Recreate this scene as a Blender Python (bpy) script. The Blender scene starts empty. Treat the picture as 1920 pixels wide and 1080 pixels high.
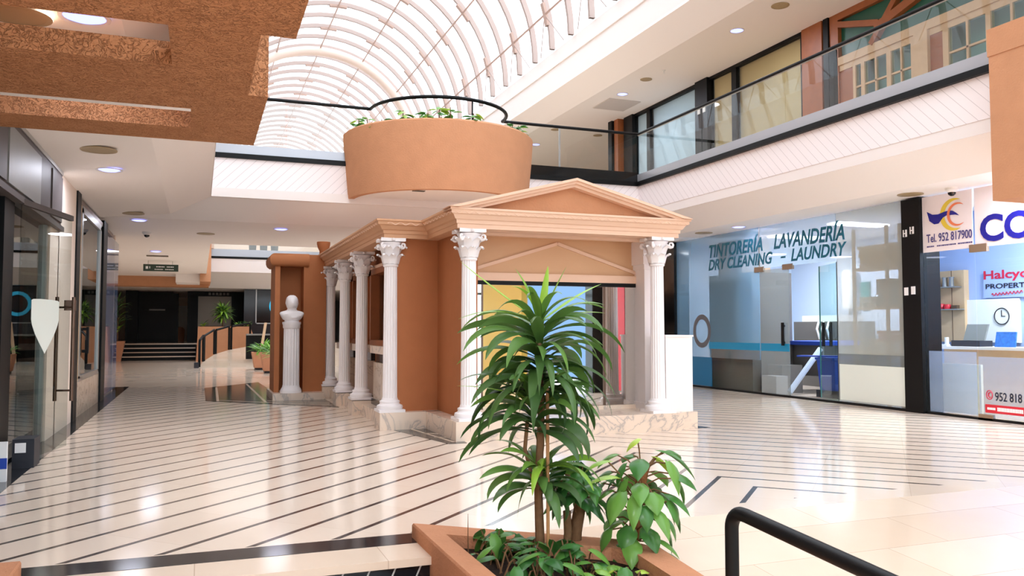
import bpy, math, random
from mathutils import Vector
R = random.Random(7)
sc = bpy.context.scene
COL = sc.collection
PI = math.pi

# ------------------------------------------------------------ camera, sky, exposure
cam_d = bpy.data.cameras.new('camera')
cam = bpy.data.objects.new('camera', cam_d)
COL.objects.link(cam)
cam_d.sensor_width = 36.0
cam_d.lens = 36.0 * 1545.0 / 1920.0
cam_d.clip_end = 200
cam.location = (0, 0, 1.15)
cam.rotation_euler = (math.radians(90 + 2.853), 0, math.radians(-20.78))
sc.camera = cam
w = bpy.data.worlds.new('sky')
sc.world = w
w.use_nodes = True
w.node_tree.nodes['Background'].inputs[0].default_value = (0.90, 0.985, 1.09, 1)
_nt = w.node_tree
_tc = _nt.nodes.new('ShaderNodeTexCoord'); _sx = _nt.nodes.new('ShaderNodeSeparateXYZ')
_nt.links.new(_tc.outputs['Generated'], _sx.inputs[0])
_mr = _nt.nodes.new('ShaderNodeMapRange')      # sky made brighter towards +X, added as fill for the left side
for _k, _v in (('From Min', -1.0), ('From Max', 1.0), ('To Min', 0.6), ('To Max', 2.15)): _mr.inputs[_k].default_value = _v
_nt.links.new(_sx.outputs[0], _mr.inputs[0]); _nt.links.new(_mr.outputs[0], _nt.nodes['Background'].inputs[1])
vs = sc.view_settings
vs.view_transform = 'Standard'
vs.look = 'None'
vs.gamma = 1
vs.use_curve_mapping = False
vs.exposure = 1.33
sc.cycles.max_bounces = 10
sc.cycles.diffuse_bounces = 5
sc.cycles.glossy_bounces = 5
sc.cycles.transparent_max_bounces = 24
sc.cycles.sample_clamp_indirect = 6.0
sc.cycles.caustics_reflective = False
sc.cycles.caustics_refractive = False
LAMP_W = 10.0

# ------------------------------------------------------------ materials
def lin(c):
    return tuple(((v / 255) / 12.92 if v / 255 <= 0.04045 else ((v / 255 + 0.055) / 1.055) ** 2.4) for v in c) + (1,)

class NT:
    def __init__(s, name):
        s.m = bpy.data.materials.new(name)
        s.m.use_nodes = True
        s.t = s.m.node_tree
        for n in list(s.t.nodes):
            s.t.nodes.remove(n)
        s.out = s.n('ShaderNodeOutputMaterial')
    def n(s, typ, **kw):
        nd = s.t.nodes.new(typ)
        for k, v in kw.items():
            if k.startswith('i_'):
                nd.inputs[k[2:].replace('_', ' ')].default_value = v
            else:
                setattr(nd, k, v)
        return nd
    def l(s, a, b):
        s.t.links.new(a, b)
    def math(s, op, a, b=None):
        nd = s.n('ShaderNodeMath', operation=op)
        for k, v in enumerate((a, b)):
            if v is None: continue
            if isinstance(v, (int, float)): nd.inputs[k].default_value = v
            else: s.l(v, nd.inputs[k])
        return nd.outputs[0]
    def bsdf(s, **kw):
        b = s.n('ShaderNodeBsdfPrincipled')
        for k, v in kw.items():
            b.inputs[k.replace('_', ' ')].default_value = v
        s.l(b.outputs[0], s.out.inputs[0])
        return b
    def pos(s):
        return s.n('ShaderNodeNewGeometry').outputs['Position']
    def mix(s, fac, a, b):
        m = s.n('ShaderNodeMix', data_type='RGBA')
        for k, v in ((0, fac), (6, a), (7, b)):
            if isinstance(v, (int, float, tuple)): m.inputs[k].default_value = v
            else: s.l(v, m.inputs[k])
        return m.outputs[2]

M = {}
def plain(name, rgb, rough=0.5, metal=0.0, spec=0.5, var=0.0, vscale=3.0, bump=0.0, bscale=60, coat=0.0):
    t = NT(name)
    b = t.bsdf(Base_Color=lin(rgb), Roughness=rough, Metallic=metal)
    b.inputs['Specular IOR Level'].default_value = spec
    b.inputs['Coat Weight'].default_value = coat
    if var:
        nz = t.n('ShaderNodeTexNoise'); nz.inputs['Scale'].default_value = vscale; nz.inputs['Detail'].default_value = 5
        t.l(t.pos(), nz.inputs['Vector'])
        c = lin(rgb)
        d = tuple(x * (1 - var) for x in c[:3]) + (1,)
        u = tuple(min(1, x * (1 + var)) for x in c[:3]) + (1,)
        t.l(t.mix(nz.outputs[0], d, u), b.inputs['Base Color'])
    if bump:
        n2 = t.n('ShaderNodeTexNoise'); n2.inputs['Scale'].default_value = bscale; n2.inputs['Detail'].default_value = 6
        t.l(t.pos(), n2.inputs['Vector'])
        bp = t.n('ShaderNodeBump'); bp.inputs['Strength'].default_value = bump; bp.inputs['Distance'].default_value = 0.01
        t.l(n2.outputs[0], bp.inputs['Height']); t.l(bp.outputs[0], b.inputs['Normal'])
    M[name] = t.m
    return t.m

plain('ceiling_white', (248, 243, 239), 0.75, spec=0.2)
plain('paint_white', (240, 232, 228), 0.55, spec=0.3)
plain('wall_cream', (232, 216, 202), 0.7, spec=0.2)
plain('column_white', (243, 238, 238), 0.45, spec=0.35)
plain('stucco', (200, 146, 110), 0.9, spec=0.15, var=0.10, vscale=5, bump=0.55, bscale=45)
def rough_stucco():
    t = NT('stucco_rough')
    b = t.bsdf(Roughness=0.9); b.inputs['Specular IOR Level'].default_value = 0.15
    p = t.pos()
    def nz(sc_, dist, det=3):
        n = t.n('ShaderNodeTexNoise'); n.inputs['Scale'].default_value = sc_; n.inputs['Distortion'].default_value = dist; n.inputs['Detail'].default_value = det
        t.l(p, n.inputs['Vector']); return n.outputs[0]
    d = t.math('ABSOLUTE', t.math('SUBTRACT', nz(26, 1.8), 0.5))
    worm = t.math('MAXIMUM', t.math('SUBTRACT', 1.0, t.math('MULTIPLY', d, 22.0)), 0.0)
    base = t.mix(nz(7, 0, 5), lin((176, 120, 82)), lin((202, 146, 106)))
    t.l(t.mix(t.math('MULTIPLY', worm, 0.55), base, lin((132, 82, 50))), b.inputs['Base Color'])
    h = t.math('SUBTRACT', nz(60, 0.5, 5), t.math('MULTIPLY', worm, 0.8))
    bp = t.n('ShaderNodeBump'); bp.inputs['Strength'].default_value = 0.8; bp.inputs['Distance'].default_value = 0.012
    t.l(h, bp.inputs['Height']); t.l(bp.outputs[0], b.inputs['Normal'])
    M['stucco_rough'] = t.m
plain('stucco_planter', (190, 134, 100), 0.9, spec=0.15, var=0.10, vscale=10, bump=0.6, bscale=70)
plain('kiosk_brown', (174, 110, 70), 0.75, spec=0.25, var=0.08, vscale=6, bump=0.12, bscale=70)
plain('kiosk_trim', (230, 194, 168), 0.55, spec=0.3)
plain('kiosk_trim_shaded', (206, 158, 122), 0.6, spec=0.25)  # kiosk trim with the side's shade put into its colour
plain('black_paint', (10, 10, 11), 0.5, spec=0.22)
plain('black_gloss', (14, 14, 16), 0.1, spec=0.5)
plain('dark_marble', (34, 34, 37), 0.12, spec=0.5, var=0.5, vscale=14)
plain('grey_band', (168, 170, 176), 0.2, metal=0.25)
plain('fascia_metal', (82, 76, 75), 0.5, spec=0.12, var=0.15, vscale=2)
plain('panel_grey', (134, 136, 134), 0.45, spec=0.15, var=0.08)
plain('alu', (170, 170, 168), 0.35, metal=0.8)
plain('bronze', (112, 88, 74), 0.35, metal=0.5)
plain('brass_fit', (150, 128, 106), 0.4, metal=0.4)
plain('soil', (52, 40, 34), 0.95, spec=0.1, var=0.5, vscale=40, bump=1.0, bscale=60)
plain('bark', (118, 88, 62), 0.85, spec=0.15, var=0.25, vscale=30, bump=0.6, bscale=50)
plain('moss_pole', (128, 84, 52), 0.9, spec=0.1, var=0.3, vscale=50, bump=0.8, bscale=90)
plain('bamboo', (176, 128, 82), 0.5, var=0.15, vscale=20)
plain('rib_paint', (168, 150, 142), 0.5, spec=0.3)
plain('rib_node', (168, 140, 126), 0.5)
plain('arch_paint', (214, 194, 180), 0.5)
plain('teal', (0, 104, 130), 0.45)
plain('blue_band', (10, 142, 190), 0.35)
plain('blue_panel', (8, 110, 158), 0.4)
plain('navy', (22, 24, 140), 0.4)
plain('navy_text', (70, 66, 128), 0.5)
plain('dark_text', (20, 26, 48), 0.5)
plain('yellow', (226, 200, 66), 0.45)
plain('orange', (232, 128, 88), 0.45)
plain('red', (206, 30, 50), 0.4)
plain('crimson', (196, 20, 58), 0.4)
plain('white_vinyl', (240, 232, 234), 0.4)
plain('grey_text', (96, 98, 104), 0.5)
plain('wood_pine', (152, 86, 44), 0.45, var=0.18, vscale=8)
plain('wood_pale', (208, 176, 140), 0.55, var=0.14, vscale=7)
plain('green_panel', (22, 84, 66), 0.4)
plain('portico_peach', (212, 170, 132), 0.5, spec=0.3)
plain('tan_panel', (206, 172, 124), 0.6, var=0.05)
plain('pale_blue_room', (196, 212, 232), 0.6)
plain('room_blue', (164, 184, 226), 0.6)
plain('room_grey', (130, 130, 126), 0.7)
plain('machine_grey', (100, 96, 92), 0.5)
plain('machine_steel', (150, 150, 150), 0.3, metal=0.6)
plain('machine_blue', (28, 66, 168), 0.45)
plain('bin_dark', (30, 32, 42), 0.5)
plain('paper', (236, 236, 232), 0.6)
plain('frost_panel', (226, 234, 226), 0.5)
plain('cloth_grey', (150, 150, 146), 0.85, var=0.2, vscale=10)
plain('cloth_pale', (214, 212, 206), 0.85)
plain('cloth_rust', (198, 138, 112), 0.85)
plain('cork', (92, 70, 52), 0.7)
plain('vent_gold', (170, 150, 116), 0.5)
plain('vent_dark', (92, 80, 66), 0.6)
plain('pot_terracotta', (196, 140, 108), 0.8, var=0.06)
plain('sign_green', (36, 58, 40), 0.4)
plain('screen_dark', (44, 44, 48), 0.12)
plain('yellow_wall', (214, 170, 60), 0.6)
plain('grey_store', (150, 138, 122), 0.3)
plain('hatch_grey', (206, 198, 192), 0.7)
plain('plastic_white', (232, 230, 226), 0.4)
plain('label_white', (240, 240, 240), 0.5)
plain('poster_blue', (40, 96, 170), 0.4, var=0.6, vscale=25)
plain('room_teal', (150, 190, 182), 0.6)
plain('teal_board', (30, 130, 132), 0.5)
plain('poster_cream', (222, 214, 190), 0.6, var=0.1, vscale=14)
plain('lens_dark', (16, 16, 18), 0.05)

def mirror_mat():
    t = NT('mirror')
    b = t.bsdf(Base_Color=(0.86, 0.86, 0.84, 1), Roughness=0.015, Metallic=1.0)
    M['mirror'] = t.m
mirror_mat()

def emis(name, rgb, k):
    t = NT(name)
    e = t.n('ShaderNodeEmission'); e.inputs[0].default_value = lin(rgb); e.inputs[1].default_value = k
    t.l(e.outputs[0], t.out.inputs[0])
    M[name] = t.m
emis('lamp_glow', (142, 146, 255), 1.35)
emis('panel_glow', (232, 240, 255), 3.0)
emis('screen_glow', (70, 190, 230), 0.45)
emis('sign_glow', (140, 180, 230), 0.6)

def glass(name, tint=(0.92, 0.96, 0.95), ior=1.45, rough=0.0):
    t = NT(name)
    tr = t.n('ShaderNodeBsdfTransparent'); tr.inputs[0].default_value = tint + (1,)
    gl = t.n('ShaderNodeBsdfGlossy'); gl.inputs['Roughness'].default_value = rough
    fr = t.n('ShaderNodeFresnel'); fr.inputs[0].default_value = ior
    mx = t.n('ShaderNodeMixShader')
    bf = t.n('ShaderNodeNewGeometry').outputs['Backfacing']
    fac = t.math('MULTIPLY', fr.outputs[0], t.math('SUBTRACT', 1.0, bf))
    t.l(fac, mx.inputs[0]); t.l(tr.outputs[0], mx.inputs[1]); t.l(gl.outputs[0], mx.inputs[2])
    t.l(mx.outputs[0], t.out.inputs[0])
    M[name] = t.m
glass('glass')
glass('glass_rail', (0.93, 0.95, 0.94), 1.6)
glass('glass_green', (0.80, 0.90, 0.88), 1.5)
glass('glass_dark', (0.26, 0.31, 0.30), 1.28)
glass('glass_smoke', (0.80, 0.83, 0.81), 1.2)

def film(name, rgb, fac, gloss=True):
    t = NT(name)
    tr = t.n('ShaderNodeBsdfTransparent')
    df = t.n('ShaderNodeBsdfDiffuse'); df.inputs[0].default_value = lin(rgb)
    tl = t.n('ShaderNodeBsdfTranslucent'); tl.inputs[0].default_value = lin(rgb)
    m1 = t.n('ShaderNodeMixShader'); m1.inputs[0].default_value = 0.35
    t.l(df.outputs[0], m1.inputs[1]); t.l(tl.outputs[0], m1.inputs[2])
    m2 = t.n('ShaderNodeMixShader'); m2.inputs[0].default_value = fac
    t.l(tr.outputs[0], m2.inputs[1]); t.l(m1.outputs[0], m2.inputs[2])
    gl = t.n('ShaderNodeBsdfGlossy'); gl.inputs['Roughness'].default_value = 0.02
    fr = t.n('ShaderNodeFresnel'); fr.inputs[0].default_value = 1.4
    m3 = t.n('ShaderNodeMixShader')
    bf = t.n('ShaderNodeNewGeometry').outputs['Backfacing']
    fac = t.math('MULTIPLY', fr.outputs[0], t.math('SUBTRACT', 1.0, bf))
    t.l(fac, m3.inputs[0]); t.l(m2.outputs[0], m3.inputs[1]); t.l(gl.outputs[0], m3.inputs[2])
    t.l(m3.outputs[0], t.out.inputs[0])
    M[name] = t.m
film('film_blue', (146, 190, 218), 0.42)
film('film_ice', (196, 218, 232), 0.45)
film('film_frost', (204, 212, 208), 0.42)
film('film_grey', (150, 158, 158), 0.5)
film('film_lilac', (176, 196, 226), 0.34)
film('film_blue_thin', (130, 166, 226), 0.32)
film('skylight_pane', (255, 252, 250), 0.22)

def marble(name, base, vein, scale=1.6, rough=0.15, amt=0.5):
    t = NT(name)
    b = t.bsdf(Roughness=rough)
    p = t.pos()
    nz = t.n('ShaderNodeTexNoise'); nz.inputs['Scale'].default_value = scale; nz.inputs['Detail'].default_value = 8
    nz.inputs['Distortion'].default_value = 1.6
    t.l(p, nz.inputs['Vector'])
    d = t.math('ABSOLUTE', t.math('SUBTRACT', nz.outputs[0], 0.5))
    v = t.math('LESS_THAN', d, 0.012)
    v2 = t.math('SUBTRACT', 1.0, t.math('MULTIPLY', d, 18.0))
    v3 = t.math('MAXIMUM', t.math('MULTIPLY', v, amt), t.math('MULTIPLY', t.math('MAXIMUM', v2, 0.0), amt * 0.45))
    t.l(t.mix(v3, lin(base), lin(vein)), b.inputs['Base Color'])
    M[name] = t.m
marble('plinth_marble', (230, 210, 190), (140, 136, 136), 1.9, 0.2, 0.5)
marble('marble_panel', (206, 188, 168), (138, 120, 108), 3.0, 0.2, 0.6)

def floor_mat():
    t = NT('floor_marble')
    b = t.bsdf(Roughness=0.11)
    b.inputs['Specular IOR Level'].default_value = 0.55
    p = t.pos()
    sx = t.n('ShaderNodeSeparateXYZ'); t.l(p, sx.inputs[0])
    x, y = sx.outputs[0], sx.outputs[1]
    ax = t.math('ABSOLUTE', t.math('SUBTRACT', x, 3.82))
    v = t.math('DIVIDE', t.math('ADD', t.math('SUBTRACT', y, 5.475), ax), 0.4445)
    fr = t.math('FRACT', t.math('ADD', v, 50.0))
    on = t.math('LESS_THAN', fr, 0.115)
    on = t.math('MULTIPLY', on, t.math('GREATER_THAN', y, 4.62))
    on = t.math('MULTIPLY', on, t.math('LESS_THAN', y, 17.9))
    on = t.math('MULTIPLY', on, t.math('LESS_THAN', x, 9.2))
    # cream tile: slab to slab tone, soft clouding and joints, laid along the stripes
    vx = t.n('ShaderNodeCombineXYZ')
    dd = t.math('SUBTRACT', y, ax)
    t.l(t.math('FLOOR', v), vx.inputs[0]); t.l(t.math('FLOOR', t.math('DIVIDE', dd, 0.9)), vx.inputs[1])
    wn = t.n('ShaderNodeTexWhiteNoise'); t.l(vx.outputs[0], wn.inputs['Vector'])
    nz = t.n('ShaderNodeTexNoise'); nz.inputs['Scale'].default_value = 2.2; nz.inputs['Detail'].default_value = 6
    nz.inputs['Distortion'].default_value = 0.8
    t.l(p, nz.inputs['Vector'])
    f = t.math('ADD', t.math('MULTIPLY', wn.outputs['Value'], 0.28), t.math('MULTIPLY', nz.outputs[0], 0.6))
    cream = t.mix(f, lin((226, 204, 184)), lin((240, 224, 206)))
    jf = t.math('FRACT', t.math('DIVIDE', dd, 0.9))
    jn = t.math('LESS_THAN', jf, 0.006)
    jn = t.math('MULTIPLY', jn, 0.3)
    cream = t.mix(jn, cream, lin((170, 140, 116)))
    n2 = t.n('ShaderNodeTexNoise'); n2.inputs['Scale'].default_value = 16; t.l(p, n2.inputs['Vector'])
    dark = t.mix(n2.outputs[0], lin((52, 46, 44)), lin((92, 82, 78)))
    t.l(t.mix(on, cream, dark), b.inputs['Base Color'])
    M['floor_marble'] = t.m
floor_mat()

def tile_mat(name, c1, c2, joint, sx_, sy_, rough=0.14):
    t = NT(name)
    b = t.bsdf(Roughness=rough)
    p = t.pos()
    br = t.n('ShaderNodeTexBrick'); br.offset = 0.5
    br.inputs['Color1'].default_value = lin(c1); br.inputs['Color2'].default_value = lin(c2); br.inputs['Mortar'].default_value = lin(joint)
    br.inputs['Scale'].default_value = 1.0; br.inputs['Mortar Size'].default_value = 0.0025
    br.inputs['Brick Width'].default_value = sx_; br.inputs['Row Height'].default_value = sy_
    t.l(p, br.inputs['Vector'])
    nz = t.n('ShaderNodeTexNoise'); nz.inputs['Scale'].default_value = 3.0; nz.inputs['Detail'].default_value = 6; t.l(p, nz.inputs['Vector'])
    mm = t.n('ShaderNodeMix', data_type='RGBA', blend_type='MULTIPLY'); mm.inputs[0].default_value = 0.35
    t.l(br.outputs[0], mm.inputs[6]); t.l(t.mix(nz.outputs[0], (0.8, 0.76, 0.72, 1), (1, 1, 1, 1)), mm.inputs[7])
    t.l(mm.outputs[2], b.inputs['Base Color'])
    M[name] = t.m
tile_mat('plain_tile', (222, 199, 176), (230, 210, 189), (196, 172, 150), 0.9, 0.45)

def slat_mat(name, axis, sign):
    t = NT(name)
    b = t.bsdf(Roughness=0.5)
    sx = t.n('ShaderNodeSeparateXYZ'); t.l(t.pos(), sx.inputs[0])
    v = t.math('ADD', sx.outputs[2], t.math('MULTIPLY', sx.outputs[axis], sign))
    fr = t.math('FRACT', t.math('DIVIDE', t.math('ADD', v, 100.0), 0.155))
    g = t.math('LESS_THAN', fr, 0.06)
    t.l(t.mix(g, lin((246, 238, 238)), lin((212, 202, 202))), b.inputs['Base Color'])
    M[name] = t.m
slat_mat('slat_right', 1, -1.0)
slat_mat('slat_far', 0, -1.0)

def dark_riser():
    t = NT('riser_marble')
    b = t.bsdf(Roughness=0.1)
    p = t.pos()
    sx = t.n('ShaderNodeSeparateXYZ'); t.l(p, sx.inputs[0])
    v = t.math('FRACT', t.math('DIVIDE', t.math('ADD', t.math('SUBTRACT', sx.outputs[0], t.math('MULTIPLY', sx.outputs[2], 0.45)), 50.0), 0.13))
    g = t.math('LESS_THAN', v, 0.07)
    t.l(t.mix(g, lin((26, 26, 30)), lin((200, 196, 190))), b.inputs['Base Color'])
    M['riser_marble'] = t.m
dark_riser()

def leaf_mat(name, stops, rough=0.38):
    t = NT(name)
    b = t.bsdf(Roughness=rough)
    b.inputs['Specular IOR Level'].default_value = 0.45
    at = t.n('ShaderNodeAttribute', attribute_name='tint')
    cr = t.n('ShaderNodeValToRGB')
    el = cr.color_ramp.elements
    while len(el) < len(stops): el.new(0.5)
    for e, (p, c) in zip(el, stops):
        e.position = p; e.color = lin(c)
    t.l(at.outputs['Fac'], cr.inputs[0])
    t.l(cr.outputs[0], b.inputs['Base Color'])
    tl = t.n('ShaderNodeBsdfTranslucent'); t.l(cr.outputs[0], tl.inputs[0])
    mx = t.n('ShaderNodeMixShader'); mx.inputs[0].default_value = 0.25
    t.l(b.outputs[0], mx.inputs[1]); t.l(tl.outputs[0], mx.inputs[2]); t.l(mx.outputs[0], t.out.inputs[0])
    M[name] = t.m
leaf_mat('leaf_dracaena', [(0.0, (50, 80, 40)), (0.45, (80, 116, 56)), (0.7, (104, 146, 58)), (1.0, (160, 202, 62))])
leaf_mat('leaf_fern', [(0.0, (70, 140, 40)), (1.0, (150, 205, 80))])
leaf_mat('leaf_pothos', [(0.0, (42, 88, 42)), (0.5, (78, 134, 62)), (0.8, (126, 172, 72)), (1.0, (190, 212, 80))], 0.3)

rough_stucco()
# ------------------------------------------------------------ mesh builder
class MB:
    def __init__(s):
        s.v = []; s.f = []; s.t = []; s.tint = None
    def add(s, vs_, fs):
        n = len(s.v)
        s.v += [tuple(q) for q in vs_]
        s.f += [tuple(i + n for i in q) for q in fs]
        if s.tint is not None: s.t += [s.tint] * len(vs_)
        return s
    def box(s, x0, x1, y0, y1, z0, z1):
        x0, x1 = min(x0, x1), max(x0, x1); y0, y1 = min(y0, y1), max(y0, y1); z0, z1 = min(z0, z1), max(z0, z1)
        return s.add([(x0,y0,z0),(x1,y0,z0),(x1,y1,z0),(x0,y1,z0),(x0,y0,z1),(x1,y0,z1),(x1,y1,z1),(x0,y1,z1)],
              [(0,3,2,1),(4,5,6,7),(0,1,5,4),(1,2,6,5),(2,3,7,6),(3,0,4,7)])
    def prism(s, poly, z0, z1):
        n = len(poly)
        a = sum(poly[i][0]*poly[(i+1)%n][1]-poly[(i+1)%n][0]*poly[i][1] for i in range(n))
        if a < 0: poly = poly[::-1]
        vs_ = [(x, y, z0) for x, y in poly] + [(x, y, z1) for x, y in poly]
        fs = [tuple(range(n-1, -1, -1)), tuple(range(n, 2*n))] + [(i, (i+1)%n, n+(i+1)%n, n+i) for i in range(n)]
        return s.add(vs_, fs)
    def extrude_y(s, poly, y0, y1):      # poly in (x, z)
        n = len(poly)
        vs_ = [(x, y0, z) for x, z in poly] + [(x, y1, z) for x, z in poly]
        fs = [tuple(range(n)), tuple(range(2*n-1, n-1, -1))] + [(i, n+i, n+(i+1)%n, (i+1)%n) for i in range(n)]
        return s.add(vs_, fs)
    def extrude_x(s, poly, x0, x1):      # poly in (y, z)
        n = len(poly)
        vs_ = [(x0, y, z) for y, z in poly] + [(x1, y, z) for y, z in poly]
        fs = [tuple(range(n-1, -1, -1)), tuple(range(n, 2*n))] + [(i, (i+1)%n, n+(i+1)%n, n+i) for i in range(n)]
        return s.add(vs_, fs)
    def lathe(s, prof, c=(0,0,0), n=24, mod=None, cap=True, a0=0.0):
        vs_ = []
        for r, z in prof:
            for k in range(n):
                a = a0 + 2*PI*k/n
                rr = r*(mod(a) if mod else 1)
                vs_.append((c[0]+rr*math.cos(a), c[1]+rr*math.sin(a), c[2]+z))
        fs = []
        for i in range(len(prof)-1):
            for k in range(n):
                fs.append((i*n+k, i*n+(k+1)%n, (i+1)*n+(k+1)%n, (i+1)*n+k))
        if cap:
            fs.append(tuple(range(n-1, -1, -1))); fs.append(tuple((len(prof)-1)*n+k for k in range(n)))
        return s.add(vs_, fs)
    def tube(s, path, r, n=10, closed=False, r2=None):
        P = [Vector(p) for p in path]
        m = len(P); vs_ = []; fs = []
        prev = None
        for i, p in enumerate(P):
            if closed: d = P[(i+1)%m]-P[i-1]
            else: d = (P[min(i+1, m-1)]-P[max(i-1, 0)])
            d.normalize()
            if prev is None:
                up = Vector((0,0,1)) if abs(d.z) < 0.9 else Vector((1,0,0))
                u = d.cross(up).normalized()
            else:
                u = (prev - d*prev.dot(d)).normalized()
            prev = u; v = d.cross(u)
            rr = r if r2 is None else r+(r2-r)*i/max(1, m-1)
            for k in range(n):
                a = 2*PI*k/n
                vs_.append(p+u*(rr*math.cos(a))+v*(rr*math.sin(a)))
        for i in range(m if closed else m-1):
            j = (i+1) % m
            for k in range(n):
                fs.append((i*n+k, i*n+(k+1)%n, j*n+(k+1)%n, j*n+k))
        if not closed:
            fs.append(tuple(range(n-1, -1, -1))); fs.append(tuple((m-1)*n+k for k in range(n)))
        return s.add(vs_, fs)
    def sweep(s, plan, prof, closed=False, rng=None):   # plan: list of (x,y); outward is to the right of travel; prof: (offset, z), closed section
        m = len(plan); vs_ = []; k = len(prof); fs = []
        for i in range(m):
            p = Vector(plan[i])
            d0 = (p - Vector(plan[i-1])).normalized() if (i > 0 or closed) else None
            d1 = (Vector(plan[(i+1) % m]) - p).normalized() if (i < m-1 or closed) else None
            n0 = Vector((d0.y, -d0.x)) if d0 else None
            n1 = Vector((d1.y, -d1.x)) if d1 else None
            if n0 is None: nn = n1
            elif n1 is None: nn = n0
            else:
                nn = (n0+n1); nn = nn/(max(1e-6, nn.dot(n0)))
            for o, z in prof: vs_.append((p.x+nn.x*o, p.y+nn.y*o, z))
        if rng: vs_ = vs_[rng[0]*k:(rng[1]+1)*k]; m = rng[1]-rng[0]+1
        for i in range(m if closed else m-1):
            j = (i+1) % m
            for q in range(k):
                fs.append((i*k+q, i*k+(q+1)%k, j*k+(q+1)%k, j*k+q))
        if not closed:
            fs.append(tuple(range(k-1, -1, -1))); fs.append(tuple((m-1)*k+q for q in range(k)))
        return s.add(vs_, fs)
    def build(s, name, mat, parent=None, smooth=False, origin=None):
        me = bpy.data.meshes.new(name)
        off = Vector((0,0,0))
        if parent is not None:
            off = WORLD[parent.name]
        elif origin is not None:
            off = Vector(origin)
        me.from_pydata([tuple(Vector(v)-off) for v in s.v], [], s.f)
        me.validate()
        if s.t and len(s.t) == len(me.vertices):
            at = me.attributes.new('tint', 'FLOAT', 'POINT')
            at.data.foreach_set('value', s.t)
        import bmesh
        bm = bmesh.new(); bm.from_mesh(me)
        if s.t == []: bmesh.ops.recalc_face_normals(bm, faces=bm.faces[:])
        bm.to_mesh(me); bm.free()
        if smooth:
            me.polygons.foreach_set('use_smooth', [True]*len(me.polygons))
            try: me.set_sharp_from_angle(angle=math.radians(40))
            except Exception: pass
        ob = bpy.data.objects.new(name, me)
        me.materials.append(M[mat] if isinstance(mat, str) else mat)
        COL.objects.link(ob)
        if parent is not None:
            ob.parent = parent
            WORLD[ob.name] = WORLD[parent.name].copy()
        else:
            ob.location = off
            WORLD[ob.name] = off.copy()
        return ob
WORLD = {}

def thing(name, label, cat, loc, group=None):
    o = bpy.data.objects.new(name, None); COL.objects.link(o)
    o.empty_display_size = 0.1
    o.location = loc; o['label'] = label; o['category'] = cat
    if group: o['group'] = group
    WORLD[o.name] = Vector(loc)
    return o
def tag(o, label, cat, group=None):
    o['label'] = label; o['category'] = cat
    if group: o['group'] = group
    return o
def struct(name, mb, mat, smooth=False):
    o = mb.build(name, mat, None, smooth); o['kind'] = 'structure'
    return o
def copy_tree(o, parent=None, loc=None):
    c = o.copy(); COL.objects.link(c)
    if parent is not None: c.parent = parent
    if loc is not None: c.location = loc
    WORLD[c.name] = Vector(loc) if loc is not None else (WORLD[parent.name].copy() if parent is not None else WORLD[o.name].copy())
    for ch in list(o.children): copy_tree(ch, c)
    return c
def B(*a):
    return MB().box(*a)

def text_mesh(body, w, h, org, U, V, N, mat, parent, name='lettering', shear=0.0, bold=0.0, depth=0.003, label=None):
    cu = bpy.data.curves.new('t', 'FONT'); cu.body = body; cu.shear = shear; cu.offset = bold; cu.extrude = 0.01
    cu.resolution_u = 4
    ob = bpy.data.objects.new('t', cu); COL.objects.link(ob)
    bpy.context.view_layer.update()
    me0 = bpy.data.meshes.new_from_object(ob.evaluated_get(bpy.context.evaluated_depsgraph_get()))
    pts = [v.co.copy() for v in me0.vertices]; fs = [tuple(p.vertices) for p in me0.polygons]
    bpy.data.objects.remove(ob); bpy.data.curves.remove(cu); bpy.data.meshes.remove(me0)
    x0 = min(p.x for p in pts); x1 = max(p.x for p in pts); y0 = min(p.y for p in pts); y1 = max(p.y for p in pts)
    O = Vector(org); U = Vector(U); V = Vector(V); N = Vector(N)
    mb = MB()
    mb.add([O+U*((p.x-x0)/(x1-x0)*w)+V*((p.y-y0)/(y1-y0)*h)+N*(depth if p.z > 0 else 0.0) for p in pts], fs)
    o = mb.build(name, mat, parent)
    if label: o['label'] = label
    return o

# ------------------------------------------------------------ leaves
def strap(mb, base, az, el, length, width, droop, tint, seg=9, tw=0.0):
    """a strap leaf: rises at el, bends down by droop (radians) along its length"""
    p = Vector(base); mb.tint = tint
    ca, sa = math.cos(az), math.sin(az)
    side = Vector((-sa, ca, 0))
    vs_ = []
    for i in range(seg+1):
        t = i/seg
        e = el - droop*(t**1.3)
        d = Vector((ca*math.cos(e), sa*math.cos(e), math.sin(e)))
        nrm = side.cross(d)
        wd = width*0.5*min(1.0, 0.45+1.6*t)*(1-t**2.6)**0.8
        s2 = (side*math.cos(tw*t)+nrm*math.sin(tw*t))
        if i == seg: wd = 0.0008
        fold = wd*0.35
        vs_ += [p+s2*wd-nrm*(-fold), p, p-s2*wd+nrm*fold]
        p = p + d*(length/seg)
    fs = []
    for i in range(seg):
        for k in range(2):
            a = i*3+k
            fs.append((a, a+3, a+4, a+1))
    mb.add(vs_, fs)

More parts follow.
